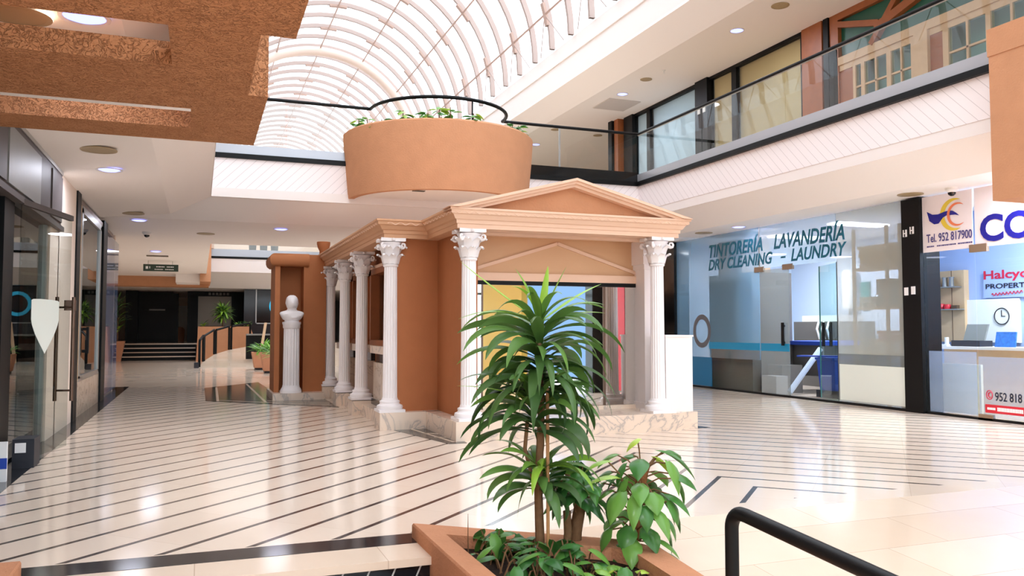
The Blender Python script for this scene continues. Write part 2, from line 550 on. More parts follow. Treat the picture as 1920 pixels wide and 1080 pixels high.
def heart(mb, base, az, el, length, width, tint, curl=0.9):
    p = Vector(base); mb.tint = tint
    ca, sa = math.cos(az), math.sin(az)
    side = Vector((-sa, ca, 0)); vs_ = []
    prof = [(-0.10, 0.30), (0.0, 0.72), (0.14, 0.96), (0.32, 1.0), (0.52, 0.84), (0.72, 0.55), (0.88, 0.25), (1.0, 0.02)]
    q = p.copy(); last = 0.0
    for i, (t, wv) in enumerate(prof):
        e = el - curl*max(0, t)
        d = Vector((ca*math.cos(e), sa*math.cos(e), math.sin(e)))
        nrm = side.cross(d)
        q = q + d*((t-last)*length) if i else p + d*(t*length)
        last = t
        wd = wv*width*0.5
        back = d*(-0.10*length if i == 0 else 0)
        vs_ += [q+side*wd+nrm*(wd*0.22)+back, q+side*wd*0.5+nrm*(wd*0.02), q-nrm*(wd*0.12), q-side*wd*0.5+nrm*(wd*0.02), q-side*wd+nrm*(wd*0.22)+back]
    fs = []
    for i in range(len(prof)-1):
        for k in range(4):
            a = i*5+k; fs.append((a, a+5, a+6, a+1))
    mb.add(vs_, fs)

# ============================================================ SETTING
XL, XR = -1.46, 9.30        # ground-floor shop lines
OX0, OX1 = 0.14, 8.0        # atrium opening
YB = 14.1                   # far balcony edge
ZC, ZF = 2.98, 3.29         # gallery ceiling, fascia bottom

struct('floor', MB().box(-6, 13, 4.39, 46, -0.3, 0.0), 'floor_marble')
struct('floor.001', MB().box(-1.6, 1.7, -11, 3.5, -0.75, -0.45), 'plain_tile')
rm = MB(); rm.extrude_x([(4.39, -0.0005), (4.39, -0.3), (-1.2, -0.75), (-11, -0.75), (-11, -0.45), (-1.0, -0.45)], 1.7, 9.6)
struct('floor.002', rm, 'plain_tile')
struct('trim_1', MB().box(-1.3, 1.25, 4.39, 4.60, -0.02, 0.0016), 'dark_marble')
struct('trim_2', MB().box(-1.46, 1.7, 4.10, 4.39, -0.04, 0.0), 'plain_tile')
st = MB(); st.box(-1.46, 1.7, 4.13, 4.39, -0.75, -0.041)
struct('trim_3', st, 'riser_marble')
st = MB(); st.box(-1.46, 1.7, 3.80, 4.13, -0.75, -0.15); st.box(-1.46, 1.7, 3.48, 3.80, -0.75, -0.30)
struct('trim_4', st, 'dark_marble')
struct('trim_5', MB().box(XL-0.1, -1.28, 4.6, 17.9, -0.02, 0.003), 'dark_marble')
struct('trim_6', MB().box(-1.95, -1.28, 17.9, 18.15, -0.02, 0.003), 'dark_marble')
# black inlays around the kiosk
ink = MB(); ink.prism([(2.08, 9.36), (2.70, 9.36), (2.55, 8.0), (2.36, 8.0)], -0.01, 0.003)
struct('trim_7', ink, 'dark_marble')
ink = MB()
for a, b in (((2.30, 9.3), (2.44, 8.12)), ((2.46, 8.13), (2.7, 8.17)), ((2.34, 8.9), (2.7, 8.62)), ((2.36, 8.55), (2.7, 8.36))):
    d = (Vector(b)-Vector(a)).normalized(); n = Vector((-d.y, d.x))*0.016
    ink.prism([tuple(Vector(a)+n), tuple(Vector(b)+n), tuple(Vector(b)-n), tuple(Vector(a)-n)], 0.0, 0.005)
struct('trim_8', ink, 'plain_tile')
ink = MB(); ink.prism([(0.12, 14.1), (0.12, 17.2), (1.22, 18.7), (1.3, 15.2), (1.95, 14.0), (1.95, 12.3), (1.0, 13.2)], -0.01, 0.003)
struct('trim_9', ink, 'dark_marble')
ink = MB()
for a, b in (((0.3, 14.0), (0.34, 17.3)), ((0.34, 14.15), (1.05, 13.45)), ((1.0, 13.5), (0.95, 18.1)), ((1.05, 13.45), (1.9, 12.7)), ((1.05, 13.8), (1.9, 13.0))):
    d = (Vector(b)-Vector(a)).normalized(); n = Vector((-d.y, d.x))*0.02
    ink.prism([tuple(Vector(a)+n), tuple(Vector(b)+n), tuple(Vector(b)-n), tuple(Vector(a)-n)], 0.0, 0.005)
struct('trim_10', ink, 'plain_tile')
struct('trim_11', MB().prism([(5.37, 8.22), (5.62, 8.26), (5.5, 8.6), (5.37, 8.7)], -0.01, 0.003), 'dark_marble')

# ceilings of the ground floor galleries, sloped up to the opening
cl = MB()
cl.extrude_y([(-4.5, 3.3), (-4.5, 2.84), (-1.46, 2.88), (-0.46, ZC), (OX0, ZF), (OX0, 3.9), (-4.5, 3.9)], -10, YB)
struct('ceiling', cl, 'ceiling_white')
cl = MB()
cl.extrude_y([(13, 3.9), (13, ZC), (8.6, ZC), (OX1, ZF), (OX1, 3.9)], -10, YB)
struct('ceiling.001', cl, 'ceiling_white')
cl = MB(); cl.extrude_x([(YB, ZF), (YB+0.67, ZC), (18.8, ZC), (18.8, 3.9), (YB, 3.9)], -4.5, 13)
struct('ceiling.002', cl, 'ceiling_white')
struct('ceiling.003', MB().box(-4.5, 0.2, 18.8, 31.5, 2.98, 3.9), 'ceiling_white')
struct('ceiling.004', MB().box(8.0, 13, 18.8, 46, 2.98, 3.9), 'ceiling_white')
cl = MB(); cl.extrude_x([(32.2, 3.25), (33.0, 2.7), (46, 2.7), (46, 3.9), (32.2, 3.9)], -6, 8)
struct('ceiling.005', cl, 'ceiling_white')
# upper floor ceiling right, with its sloped edge, and the deep skylight curb
cl = MB(); cl.extrude_y([(OX1, 6.95), (8.6, 6.65), (16, 6.65), (16, 7.0), (OX1, 7.0)], -10, 62)
struct('ceiling.006', cl, 'ceiling_white')
struct('trim_12', MB().box(OX1, OX1+0.35, -10, 62, 7.0, 7.93), 'paint_white')
struct('trim_13', MB().box(OX1-0.04, OX1, -10, 62, 7.52, 7.60), 'paint_white')
cl = MB(); cl.extrude_y([(OX0, 6.95), (-0.46, 6.65), (-6, 6.65), (-6, 7.0), (OX0, 7.0)], -10, 62)
struct('ceiling.007', cl, 'ceiling_white')
struct('trim_14', MB().box(OX0-0.35, OX0, -10, 62, 7.0, 7.93), 'paint_white')

# balcony edge: plain white strip, slatted fascia, black profile, grey slab band
struct('trim_15', MB().box(OX1-0.012, OX1+0.06, -10, YB, ZF-0.002, 3.44), 'paint_white')
struct('trim_16', MB().box(OX1-0.02, OX1+0.04, -10, YB-0.02, 3.44, 3.93), 'slat_right')
struct('trim_17', MB().box(OX1-0.08, OX1+0.05, -10, YB-0.08, 3.93, 4.01), 'black_paint')
struct('trim_18', MB().box(OX1-0.05, OX1+0.05, -10, YB-0.05, 4.01, 4.16), 'grey_band')
struct('trim_19', MB().box(OX0, OX1, YB-0.06, YB+0.02, ZF, 3.44), 'paint_white')
struct('trim_20', MB().box(OX0, OX1, YB-0.04, YB+0.02, 3.44, 3.93), 'slat_far')
struct('trim_21', MB().box(OX0, OX1, YB-0.08, YB+0.02, 3.93, 4.01), 'black_paint')
struct('trim_22', MB().box(OX0, 2.5, YB-0.05, YB+0.02, 4.01, 4.16), 'grey_band')
struct('trim_23', MB().box(5.6, OX1-0.05, YB-0.05, YB+0.02, 4.01, 4.20), 'black_gloss')
struct('trim_24', MB().box(OX0-0.04, OX0+0.008, -10, YB, ZF-0.002, 4.1), 'paint_white')
struct('floor.003', MB().box(-4.5, OX0-0.05, -10, 31, 3.9, 4.0), 'plain_tile')
struct('floor.004', MB().box(OX1+0.06, 16, -10, 62, 3.9, 4.0), 'plain_tile')
struct('floor.005', MB().box(OX0, OX1, YB+0.03, 18.8, 3.9, 4.0), 'plain_tile')
struct('floor.006', MB().box(-6, 8, 32.2, 37, 3.9, 4.0), 'plain_tile')
# second opening's far balcony edge
struct('trim_25', MB().box(0.2, 8, 32.1, 32.2, 3.25, 3.75), 'paint_white')
struct('trim_26', MB().box(0.2, 8, 32.08, 32.2, 3.75, 3.83), 'black_paint')
struct('trim_27', MB().box(0.2, 8, 32.1, 32.2, 3.83, 4.1), 'grey_band')
struct('wall_back_upper', MB().box(-6, 8, 37, 37.2, 3.9, 6.6), 'wall_cream')

# walls
wl = MB(); wl.box(-1.75, XL, 10.2, 11.5, 0, 2.9)
struct('wall_left', wl, 'wall_cream')
struct('wall_left.001', MB().box(-5.2, -5.0, 17.9, 46, 0, 2.98), 'wall_cream')
struct('wall_left.002', MB().box(-5.0, -1.56, 17.7, 17.85, 0, 2.98), 'wall_cream')
struct('wall_left.003', MB().box(-2.6, -2.5, -10, 17.7, -0.5, 2.9), 'room_grey')
struct('wall_left.004', MB().box(-6, -5.8, -10, 62, 4.0, 7.0), 'wall_cream')
struct('wall_left.005', MB().box(-1.6, -1.5, -10, 4.2, -0.75, 2.9), 'wall_cream')
struct('wall_right', MB().box(13, 13.2, -10, 46, -0.5, 3.0), 'pale_blue_room')
struct('wall_right.001', MB().box(15.8, 16, -10, 62, 4.0, 6.7), 'wall_cream')
struct('wall_right.002', MB().box(XR, XR+0.12, 14.9, 46, 0, 2.98), 'wall_cream')
wn_ = struct('fill_window', MB().box(-1.6, 9.6, -10.06, -10.04, -0.75, 7.9), 'glass')  # unseen glazed end, added to let fill daylight in from behind
for x in (-1.55, 0.9, 3.3, 5.7, 8.1, 9.55): MB().box(x-0.04, x+0.04, -10.15, -9.98, -0.75, 7.9).build('mullion', 'black_paint', wn_)
for z in (2.4, 4.0, 6.0): MB().box(-1.6, 9.6, -10.14, -9.99, z-0.04, z+0.04).build('transom', 'black_paint', wn_)
struct('wall_far', MB().box(-6, 13, 46, 46.2, 0, 3.9), 'room_grey')
struct('wall_far.001', MB().box(8.6, 16, 50, 50.2, 3.9, 6.7), 'wall_cream')

# ------------------------------------------------------------ barrel skylight
VC, VZ, VR = 4.07, 7.93, 3.93
gl = MB()
NS = 36
ys = [-10 + 1.08*i for i in range(67)]
vs_ = []; fs = []
for y in (ys[0], ys[-1]):
    for k in range(NS+1):
        a = -PI/2+PI*k/NS
        vs_.append((VC+VR*math.sin(a), y, VZ+VR*math.cos(a)))
for k in range(NS): fs.append((k, k+1, NS+2+k, NS+1+k))
gl.add(vs_, fs)
win = struct('window_1', gl, 'skylight_pane', True)
def arc_strip(mb, y, r0, r1, wy, n=30, a0=-PI/2, a1=PI/2):
    vs_ = []; fs = []
    for k in range(n+1):
        a = a0+(a1-a0)*k/n
        s_, c_ = math.sin(a), math.cos(a)
        for r, yy in ((r0, y-wy), (r0, y+wy), (r1, y+wy), (r1, y-wy)):
            vs_.append((VC+r*s_, yy, VZ+r*c_))
    for k in range(n):
        for q in range(4):
            fs.append((k*4+q, k*4+(q+1)%4, k*4+4+(q+1)%4, k*4+4+q))
    mb.add(vs_, fs)
PURL = [math.radians(a) for a in (-77, -51, -25, 0, 25, 51, 77)]
for i, y in enumerate(ys):
    if y < -2: continue
    mb = MB()
    arc_strip(mb, y, VR-0.16, VR-0.03, 0.045)
    mb.build('rib', 'rib_paint', win, True)
for a in PURL:
    mb = MB(); s_, c_ = math.sin(a), math.cos(a); r = VR-0.19
    mb.tube([(VC+r*s_, -3, VZ+r*c_), (VC+r*s_, 60, VZ+r*c_)], 0.028, 6)
    mb.build('purlin', 'rib_node', win)
nd = MB()
for i, y in enumerate(ys):
    if y < -2 or i % 2: continue
    for a in PURL:
        arc_strip(nd, y, VR-0.215, VR-0.15, 0.07, 4, a-0.075, a+0.075)
nd.build('joint_plates', 'rib_node', win)['kind'] = 'stuff'
br = MB()
for i, y in enumerate(ys[:-2]):
    if y < 6 or i % 2: continue
    for sg in (1, -1):
        a = math.radians(77)*sg; r = VR-0.2
        p = (VC+r*math.sin(a), y, VZ+r*math.cos(a))
        br.tube([p, (VC+sg*(VR-0.1), y+0.7, VZ)], 0.013, 5)
        br.tube([p, (VC+sg*(VR-0.1), y-0.7, VZ)], 0.013, 5)
br.build('braces', 'rib_paint', win)['kind'] = 'stuff'
ar = MB()
ar.tube([(VC+3.62*math.sin(-PI/2+PI*k/48), 31.0, VZ+3.62*math.cos(-PI/2+PI*k/48)) for k in range(49)], 0.17, 12)
ar.build('main_arch', 'arch_paint', win, True)
for sx_ in (VC-3.75, VC+3.75):
    struct('trim_28', MB().box(sx_-0.12, sx_+0.12, 30.85, 31.15, 4.0, 7.95), 'arch_paint')

# ------------------------------------------------------------ balcony railings
def rail_thing(name, label, loc):
    return thing(name, label, 'railing', loc)
rt = rail_thing('balcony_railing', 'black handrail on frameless glass along the right upper gallery', (OX1, 6, 4.0))
MB().tube([(OX1, -9, 4.97), (OX1, YB, 4.97)], 0.028, 10).build('handrail', 'black_paint', rt, True)
MB().tube([(OX1, -9, 4.945), (OX1, YB, 4.945)], 0.012, 8).build('lower_bead', 'alu', rt, True)
yy = YB-0.05
while yy > -2:
    y2 = yy-2.15
    B(OX1-0.006, OX1+0.006, y2+0.01, yy-0.01, 4.16, 4.94).build('glass_panel', 'glass_rail', rt)
    yy = y2
for y in (8.84, 4.5):
    MB().box(OX1+0.03, OX1+0.10, y-0.04, y+0.04, 4.0, 4.97).build('post', 'black_paint', rt)
rf = rail_thing('balcony_railing', 'black handrail on frameless glass along the far bridge balcony, broken by the round planter', (4, YB, 4.0))
mb = MB()
mb.tube([(OX0, YB, 4.97), (2.72, YB, 4.97)], 0.028, 10)
mb.build('handrail', 'black_paint', rf, True)
MB().tube([(5.16, YB, 4.97), (OX1, YB, 4.97)], 0.028, 10).build('handrail', 'black_paint', rf, True)
DC = (3.94, 14.1)
loop = [(DC[0]-1.22*math.cos(PI*k/28), DC[1]-1.22*math.sin(PI*k/28)*0.98, 4.97) for k in range(29)]
for x0, x1 in ((OX0, 1.3), (1.32, 2.45), (5.55, 6.3), (6.32, OX1-0.02)):
    B(x0+0.01, x1-0.01, YB-0.006, YB+0.006, 4.1, 4.94).build('glass_panel', 'glass_rail', rf)
MB().box(6.296, 6.324, YB-0.01, YB+0.01, 4.1, 4.94).build('joint_strip', 'alu', rf)
rg = rail_thing('balcony_railing', 'distant handrail and glass of the far atrium balcony', (4, 32.15, 4.1))
MB().tube([(0.2, 32.15, 4.97), (8, 32.15, 4.97)], 0.03, 8).build('handrail', 'alu', rg, True)
B(0.2, 8, 32.14, 32.16, 4.1, 4.95).build('glass_panel', 'glass_rail', rg)
for i, x in enumerate((1.85, 2.25, 2.65)):
    tag(MB().lathe([(0.16, 0), (0.19, 0.4)], (x, 32.6, 4.0), 4, a0=PI/4).build('planter_pot', 'room_grey', None),
        ['left', 'middle', 'right'][i]+'most of three dark square pots on the far upper balcony', 'pot', 'pots on the far balcony')

# ------------------------------------------------------------ round planter on the balcony
dt = thing('balcony_planter', 'huge round terracotta stucco planter bulging from the far balcony', 'planter', (DC[0], DC[1], 3.38))
MB().tube(loop, 0.03, 10).build('curved_handrail', 'black_paint', dt, True)
MB().tube([(4.20, 12.93, 4.40), (4.20, 12.93, 4.97)], 0.014, 8).build('rail_post', 'black_paint', dt)
def half_ring(mb, prof, n=48):
    vs_ = []; fs = []; k = len(prof)
    for i in range(n+1):
        a = PI*i/n
        for r, z in prof: vs_.append((DC[0]-r*math.cos(a), DC[1]-r*math.sin(a), z))
    for i in range(n):
        for q in range(k):
            fs.append((i*k+q, i*k+(q+1)%k, (i+1)*k+(q+1)%k, (i+1)*k+q))
    fs.append(tuple(range(k))); fs.append(tuple(n*k+q for q in range(k-1, -1, -1)))
    mb.add(vs_, fs)
mb = MB(); half_ring(mb, [(1.60, 3.37), (1.67, 4.15), (1.69, 4.47), (1.66, 4.50), (1.55, 4.50), (1.52, 4.3), (1.50, 3.37)])
mb.build('shell', 'stucco', dt, True)
mb = MB(); half_ring(mb, [(0.0, 3.41), (1.56, 3.41), (1.56, 3.46), (0.0, 3.46)]); mb.build('underside', 'ceiling_white', dt)
mb = MB(); half_ring(mb, [(0.0, 4.30), (1.56, 4.30), (1.56, 4.42), (0.0, 4.42)]); mb.build('soil', 'soil', dt)
rim = [(10, 0.30), (22, 0.22), (36, 0.16), (52, 0.26), (68, 0.20), (75, 0.28), (82, 0.30), (97, 0.24), (132, 0.20), (143, 0.26), (156, 0.20), (168, 0.22)]
ordn = ['first', 'second', 'third', 'fourth', 'fifth', 'sixth', 'seventh', 'eighth', 'ninth', 'tenth', 'eleventh', 'last']
for i, (deg, h) in enumerate(rim):
    a = math.radians(deg); px, py = DC[0]-1.49*math.cos(a), DC[1]-1.49*math.sin(a)
    t = thing('rim_plant', ordn[i]+' small leafy plant from the left on the round planter rim', 'plant', (px, py, 4.40), 'plants on the round planter')
    f = MB()
    for k in range(11):
        az = R.uniform(0, 2*PI)
        hb = R.uniform(0.3, 1)*h
        heart(f, (px+0.06*math.cos(az), py+0.06*math.sin(az), 4.42+hb), az, R.uniform(-0.2, 0.5), R.uniform(0.12, 0.20), R.uniform(0.08, 0.12), R.uniform(0.3, 1.0))
    f.build('foliage', 'leaf_pothos', t, True)
    MB().tube([(px, py, 4.38), (px, py, 4.42+h)], 0.008, 5).build('stem', 'bark', t)

# ------------------------------------------------------------ upper right shop front
XU = 10.35
up = thing('upper_shopfront', 'black-framed glass shopfront on the upper right gallery', 'shopfront', (XU, 14, 4.0))
def ub(n, m, *a): return MB().box(*a).build(n, m, up)
ub('top_frame', 'black_paint', XU-0.02, XU+0.08, 12.1, 18.8, 6.58, 6.65)
ub('bottom_frame', 'black_paint', XU-0.02, XU+0.08, 12.1, 18.8, 4.0, 4.10)
ub('post', 'black_paint', XU-0.08, XU+0.10, 18.4, 18.85, 4.0, 6.65)
ub('post', 'black_paint', XU-0.08, XU+0.10, 15.08, 15.55, 4.0, 6.65)
ub('mullion', 'black_paint', XU-0.02, XU+0.08, 17.62, 17.78, 4.0, 6.6)
ub('mullion', 'black_paint', XU-0.02, XU+0.08, 14.12, 14.28, 4.0, 6.6)
ub('mullion', 'black_paint', XU-0.02, XU+0.08, 12.08, 12.16, 4.0, 6.6)
for y0, y1 in ((17.78, 18.4), (15.55, 17.62), (14.28, 15.08), (12.16, 14.12)):
    ub('pane', 'glass', XU+0.02, XU+0.03, y0, y1, 4.1, 6.58)
for n_, y0, y1, m in (('blind', 15.6, 18.4, 'pale_blue_room'), ('blind', 12.2, 15.05, 'tan_panel')):
    ub(n_, m, XU+0.10, XU+0.14, y0, y1, 4.0, 6.65)
ub('side_post', 'black_paint', XU-0.25, XU-0.02, 19.2, 19.4, 4.0, 6.65)
ub('wood_post', 'wood_pine', XU-0.2, XU-0.02, 18.95, 19.15, 4.0, 6.65)
for i, z in enumerate((5.9, 5.9)):
    ub('switch', 'label_white', XU-0.09, XU-0.08, 15.14+0.2*i, 15.24+0.2*i, 5.9, 6.0)
# pine door front with green panels
pf = thing('pine_shopfront', 'orange pine shopfront with green panels and small-paned windows, upper right', 'shopfront', (XU, 9, 4.0))
def pb(n, m, *a): return MB().box(*a).build(n, m, pf)
pb('pilaster', 'wood_pine', XU-0.06, XU+0.1, 11.56, 12.08, 4.0, 6.65)
pb('black_upright', 'black_paint', XU-0.06, XU+0.06, 11.40, 11.52, 4.0, 6.65)
pb('green_panel', 'green_panel', XU+0.05, XU+0.1, 5.5, 11.4, 5.84, 6.65)
pb('end_stile', 'wood_pine', XU-0.03, XU+0.05, 11.19, 11.39, 4.0, 6.65)
pb('top_rail', 'wood_pine', XU-0.03, XU+0.05, 5.5, 11.19, 6.53, 6.65)
pb('lower_rail', 'wood_pale', XU-0.04, XU+0.05, 5.5, 11.19, 5.72, 5.86)
brk = 0.0
for (ya, za), (yb, zb), wd in (((11.19, 6.45), (10.28, 6.17), 0.05), ((10.45, 5.86), (9.75, 6.62), 0.05), ((10.35, 6.10), (9.0, 6.45), 0.07), ((8.9, 6.55), (7.9, 5.9), 0.06), ((7.8, 5.9), (6.9, 6.55), 0.06), ((6.8, 6.55), (5.7, 5.9), 0.06)):
    d = Vector((yb-ya, zb-za)).normalized(); n = Vector((-d.y, d.x))*wd
    q = [(ya+n.x, za+n.y), (yb+n.x, zb+n.y), (yb-n.x, zb-n.y), (ya-n.x, za-n.y)]
    brk += 0.004; MB().extrude_x(q, XU-0.04-brk, XU+0.05).build('brace', 'wood_pine', pf)
pb('lintel', 'wood_pale', XU-0.01, XU+0.05, 5.5, 11.19, 5.62, 5.72)
pb('side_panel', 'wood_pine', XU+0.0, XU+0.05, 10.86, 11.19, 4.0, 5.62)
for y0, y1 in ((10.60, 10.68), (10.04, 10.13), (9.56, 9.64), (8.95, 9.05), (8.25, 8.33), (7.55, 7.63), (10.80, 10.86)):
    pb('stile', 'wood_pale', XU-0.03, XU+0.05, y0, y1, 4.0, 5.62)
pb('pier', 'wood_pale', XU-0.06, XU+0.06, 9.30, 9.56, 4.0, 5.72)
pb('side_panel', 'wood_pine', XU+0.0, XU+0.05, 9.05, 9.30, 4.0, 5.62)
pb('pier', 'wood_pale', XU-0.06, XU+0.06, 7.2, 7.55, 4.0, 5.72)
for y0, y1 in ((10.13, 10.60), (9.64, 10.04), (8.33, 8.95), (7.63, 8.25), (10.68, 10.80)):
    pb('pane', 'glass_green', XU, XU+0.01, y0, y1, 4.3, 5.62)
    pb('door_panel', 'wood_pale', XU-0.01, XU+0.03, y0, y1, 4.0, 4.3)
    if y1-y0 > 0.2: pb('muntin', 'wood_pale', XU-0.02, XU+0.03, (y0+y1)/2-0.018, (y0+y1)/2+0.018, 4.3, 5.62)
    for z in (5.24, 4.86, 4.48): pb('muntin', 'wood_pale', XU-0.02, XU+0.03, y0, y1, z-0.015, z+0.015)
pb('room_back', 'room_teal', XU+0.4, XU+0.45, 5.0, 11.4, 4.0, 6.65)

# ------------------------------------------------------------ stucco beams over the steps, left, and the block at right
ZB, ZT = 2.49, 2.60
t = thing('stucco_beam', 'widest brown stucco beam at left, farthest, with a long slot', 'beam', (-0.6, 5.6, ZB))
mb = MB()
mb.box(-1.7, 0.35, 5.84, 6.245, ZB, ZT); mb.box(-1.7, 0.35, 4.90, 5.33, ZB, ZT); mb.box(-0.07, 0.35, 5.33, 5.84, ZB, ZT)
mb.build('slab', 'stucco_rough', t)
MB().box(0.0, 0.35, 4.90, 6.245, ZT, 4.31).build('end_block', 'stucco_rough', t)
t = thing('stucco_beam', 'middle brown stucco beam at left, with a slot showing a lamp', 'beam', (-0.6, 4.4, ZB))
mb = MB()
mb.box(-1.7, 0.24, 4.44, 4.875, ZB-0.006, ZT); mb.box(-1.7, 0.24, 4.875, 4.90, ZB+0.05, ZT); mb.box(-1.7, 0.24, 3.70, 3.86, ZB-0.006, ZT); mb.box(-0.15, 0.24, 3.86, 4.44, ZB-0.006, ZT)
mb.build('slab', 'stucco_rough', t)
t = thing('stucco_beam', 'nearest brown stucco beam at the top left corner', 'beam', (-0.6, 3.3, ZB))
mb = MB()
mb.box(-1.7, 0.387, 3.41, 3.775, ZB-0.03, ZT); mb.box(-1.7, 0.387, 2.5, 2.95, ZB-0.03, ZT); mb.box(-0.52, 0.387, 2.95, 3.41, ZB-0.03, ZT)
mb.build('slab', 'stucco_rough', t)
t = thing('stucco_beam', 'terracotta stucco block hanging at the right edge before the upper gallery', 'beam', (8.0, 5, ZB))
MB().box(7.75, 9.0, 5.0, 6.23, ZB, 4.31).build('slab', 'stucco', t)
MB().box(7.74, 9.0, 4.99, 6.24, 4.02, 4.31).build('coping', 'stucco', t)

# ------------------------------------------------------------ ceiling fittings
def downlight(x, y, z, label, lit=True, power=LAMP_W):
    t = thing('downlight', label, 'ceiling light', (x, y, z), 'round recessed downlights')
    mb = MB(); n = 20
    mb.lathe([(0.115, -0.002), (0.14, -0.002), (0.14, -0.012), (0.115, -0.008)], (x, y, z), n, cap=False); mb.build('trim_ring', 'plastic_white', t, True)
    MB().lathe([(0.118, -0.004), (0.08, -0.018), (0.0, -0.022)], (x, y, z), n, cap=False).build('lens', 'lamp_glow', t, True)
    ld = bpy.data.lights.new('downlight_beam', 'AREA'); ld.shape = 'DISK'; ld.size = 0.5
    ld.energy = power; ld.color = (0.84, 0.87, 1.0)
    lo = bpy.data.objects.new('lamp', ld); COL.objects.link(lo); lo.parent = t; lo.location = (0, 0, -0.03)
    return t
def speaker(x, y, z, label, r=0.165):
    t = thing('ceiling_speaker', label, 'speaker', (x, y, z), 'round gold ceiling grilles')
    MB().lathe([(r*0.8, -0.002), (r, -0.002), (r, -0.01), (r*0.8, -0.014)], (x, y, z), 24, cap=False).build('trim_ring', 'vent_gold', t, True)
    MB().lathe([(r*0.82, -0.012), (0.0, -0.012)], (x, y, z), 24, cap=False).build('grille', 'vent_gold', t, True)
zl = 2.93
downlight(-0.965, 10.1, 2.925, 'nearest blue-white downlight in the left gallery ceiling, past the stucco beams')
downlight(-0.97, 15.06, 2.975, 'second blue-white downlight in the left gallery ceiling', power=4)
downlight(-0.98, 21.0, 2.975, 'third blue-white downlight on the left, near the hanging sign', power=3)
downlight(1.37, 15.5, 2.975, 'downlight in the lilac bridge ceiling left of the kiosk', power=3)
downlight(-0.65, 5.25, 2.955, 'downlight seen through the slot of the middle stucco beam', power=4)
downlight(9.0, 12.28, 2.98, 'downlight above the laundry lettering', power=1.2)
downlight(9.18, 12.5, 6.65, 'nearer large downlight in the upper right ceiling')
downlight(9.18, 16.9, 6.65, 'farther downlight in the upper right ceiling near the hatch')
downlight(9.3, 22.5, 6.65, 'downlight behind the far balcony glass, right')
downlight(3.6, 16.3, 2.98, 'downlight in the bridge ceiling behind the kiosk roof', power=LAMP_W)
downlight(5.6, 16.3, 2.98, 'downlight in the bridge ceiling right of the kiosk', power=LAMP_W)
for y, w_ in ((0.3, 'just behind the viewer'), (-4.6, 'far behind the viewer')):  # unseen lamps, added as fill for the left gallery and floor
    downlight(-0.965, y, 2.925, 'added fill lamp in the left gallery ceiling '+w_, power=45)
for y, w_ in ((6.6, 'beyond the right stucco block'), (2.0, 'beside the viewer'), (-2.9, 'behind the viewer')):  # more lamps out of view, added to brighten the right gallery
    downlight(9.0, y, 2.98, 'added fill lamp in the right gallery ceiling '+w_, power=26)
speaker(-0.964, 9.0, 2.925, 'round gold grille in the left ceiling just past the stucco beams', 0.175)
speaker(-0.977, 13.8, 2.925, 'round gold grille in the left ceiling beside the second downlight')
speaker(0.09, 16.8, 2.98, 'round grille in the ceiling behind the left gallery corner')
speaker(-0.98, 5.25, 2.92, 'round gold grille above the slot at the top left corner', 0.17)
speaker(9.0, 8.47, 2.98, 'round gold grille above the black pillar at right')
speaker(8.95, 13.3, 2.98, 'round gold grille at the left end of the laundry front')
speaker(9.15, 11.25, 6.65, 'large round gold grille in the upper right ceiling nearest the viewer', 0.15)
speaker(9.12, 15.7, 6.65, 'small round gold grille in the upper right ceiling beyond the lamps', 0.13)
speaker(9.1, 20.6, 6.65, 'left grille in the ceiling behind the balcony glass', 0.13)
speaker(10.5, 20.8, 6.65, 'right grille in the ceiling behind the balcony glass', 0.13)
tag(B(9.05, 9.9, 17.3, 18.2, 6.63, 6.65).build('ceiling_hatch', 'hatch_grey'), 'grey square access hatch in the upper right ceiling', 'hatch')
tag(B(-1.25, -0.75, 22.2, 22.4, 2.96, 2.98).build('air_vent', 'vent_dark'), 'thin slot air vent in the far left ceiling', 'vent')
tag(B(3.22, 3.42, 13.0, 13.1, 3.40, 3.41).build('air_vent', 'vent_dark'), 'small slot vent under the round planter', 'vent')
def sprinkler(x, y, z, label):
    tag(MB().lathe([(0.03, 0), (0.03, -0.02), (0.01, -0.03), (0.01, -0.06), (0.03, -0.065), (0.0, -0.07)], (x, y, z), 10, cap=False).build('sprinkler', 'plastic_white', None, True), label, 'sprinkler')
sprinkler(9.15, 15.0, 6.65, 'small white sprinkler in the upper right ceiling')
sprinkler(-0.98, 7.6, 2.935, 'small sprinkler in the left ceiling just behind the stucco beam')
def dome_cam(x, y, z, label):
    t = thing('security_camera', label, 'camera', (x, y, z))
    MB().lathe([(0.08, 0), (0.08, -0.03), (0.055, -0.05), (0.05, -0.06)], (x, y, z), 16).build('housing', 'plastic_white', t, True)
    MB().lathe([(0.05, -0.055), (0.045, -0.085), (0.02, -0.105), (0, -0.108)], (x, y, z), 16, cap=False).build('lens', 'lens_dark', t, True)
dome_cam(-0.95, 16.9, 2.98, 'dome security camera in the left ceiling before the hanging sign')
dome_cam(9.1, 7.9, 2.98, 'dome security camera in front of the white shop sign at right')

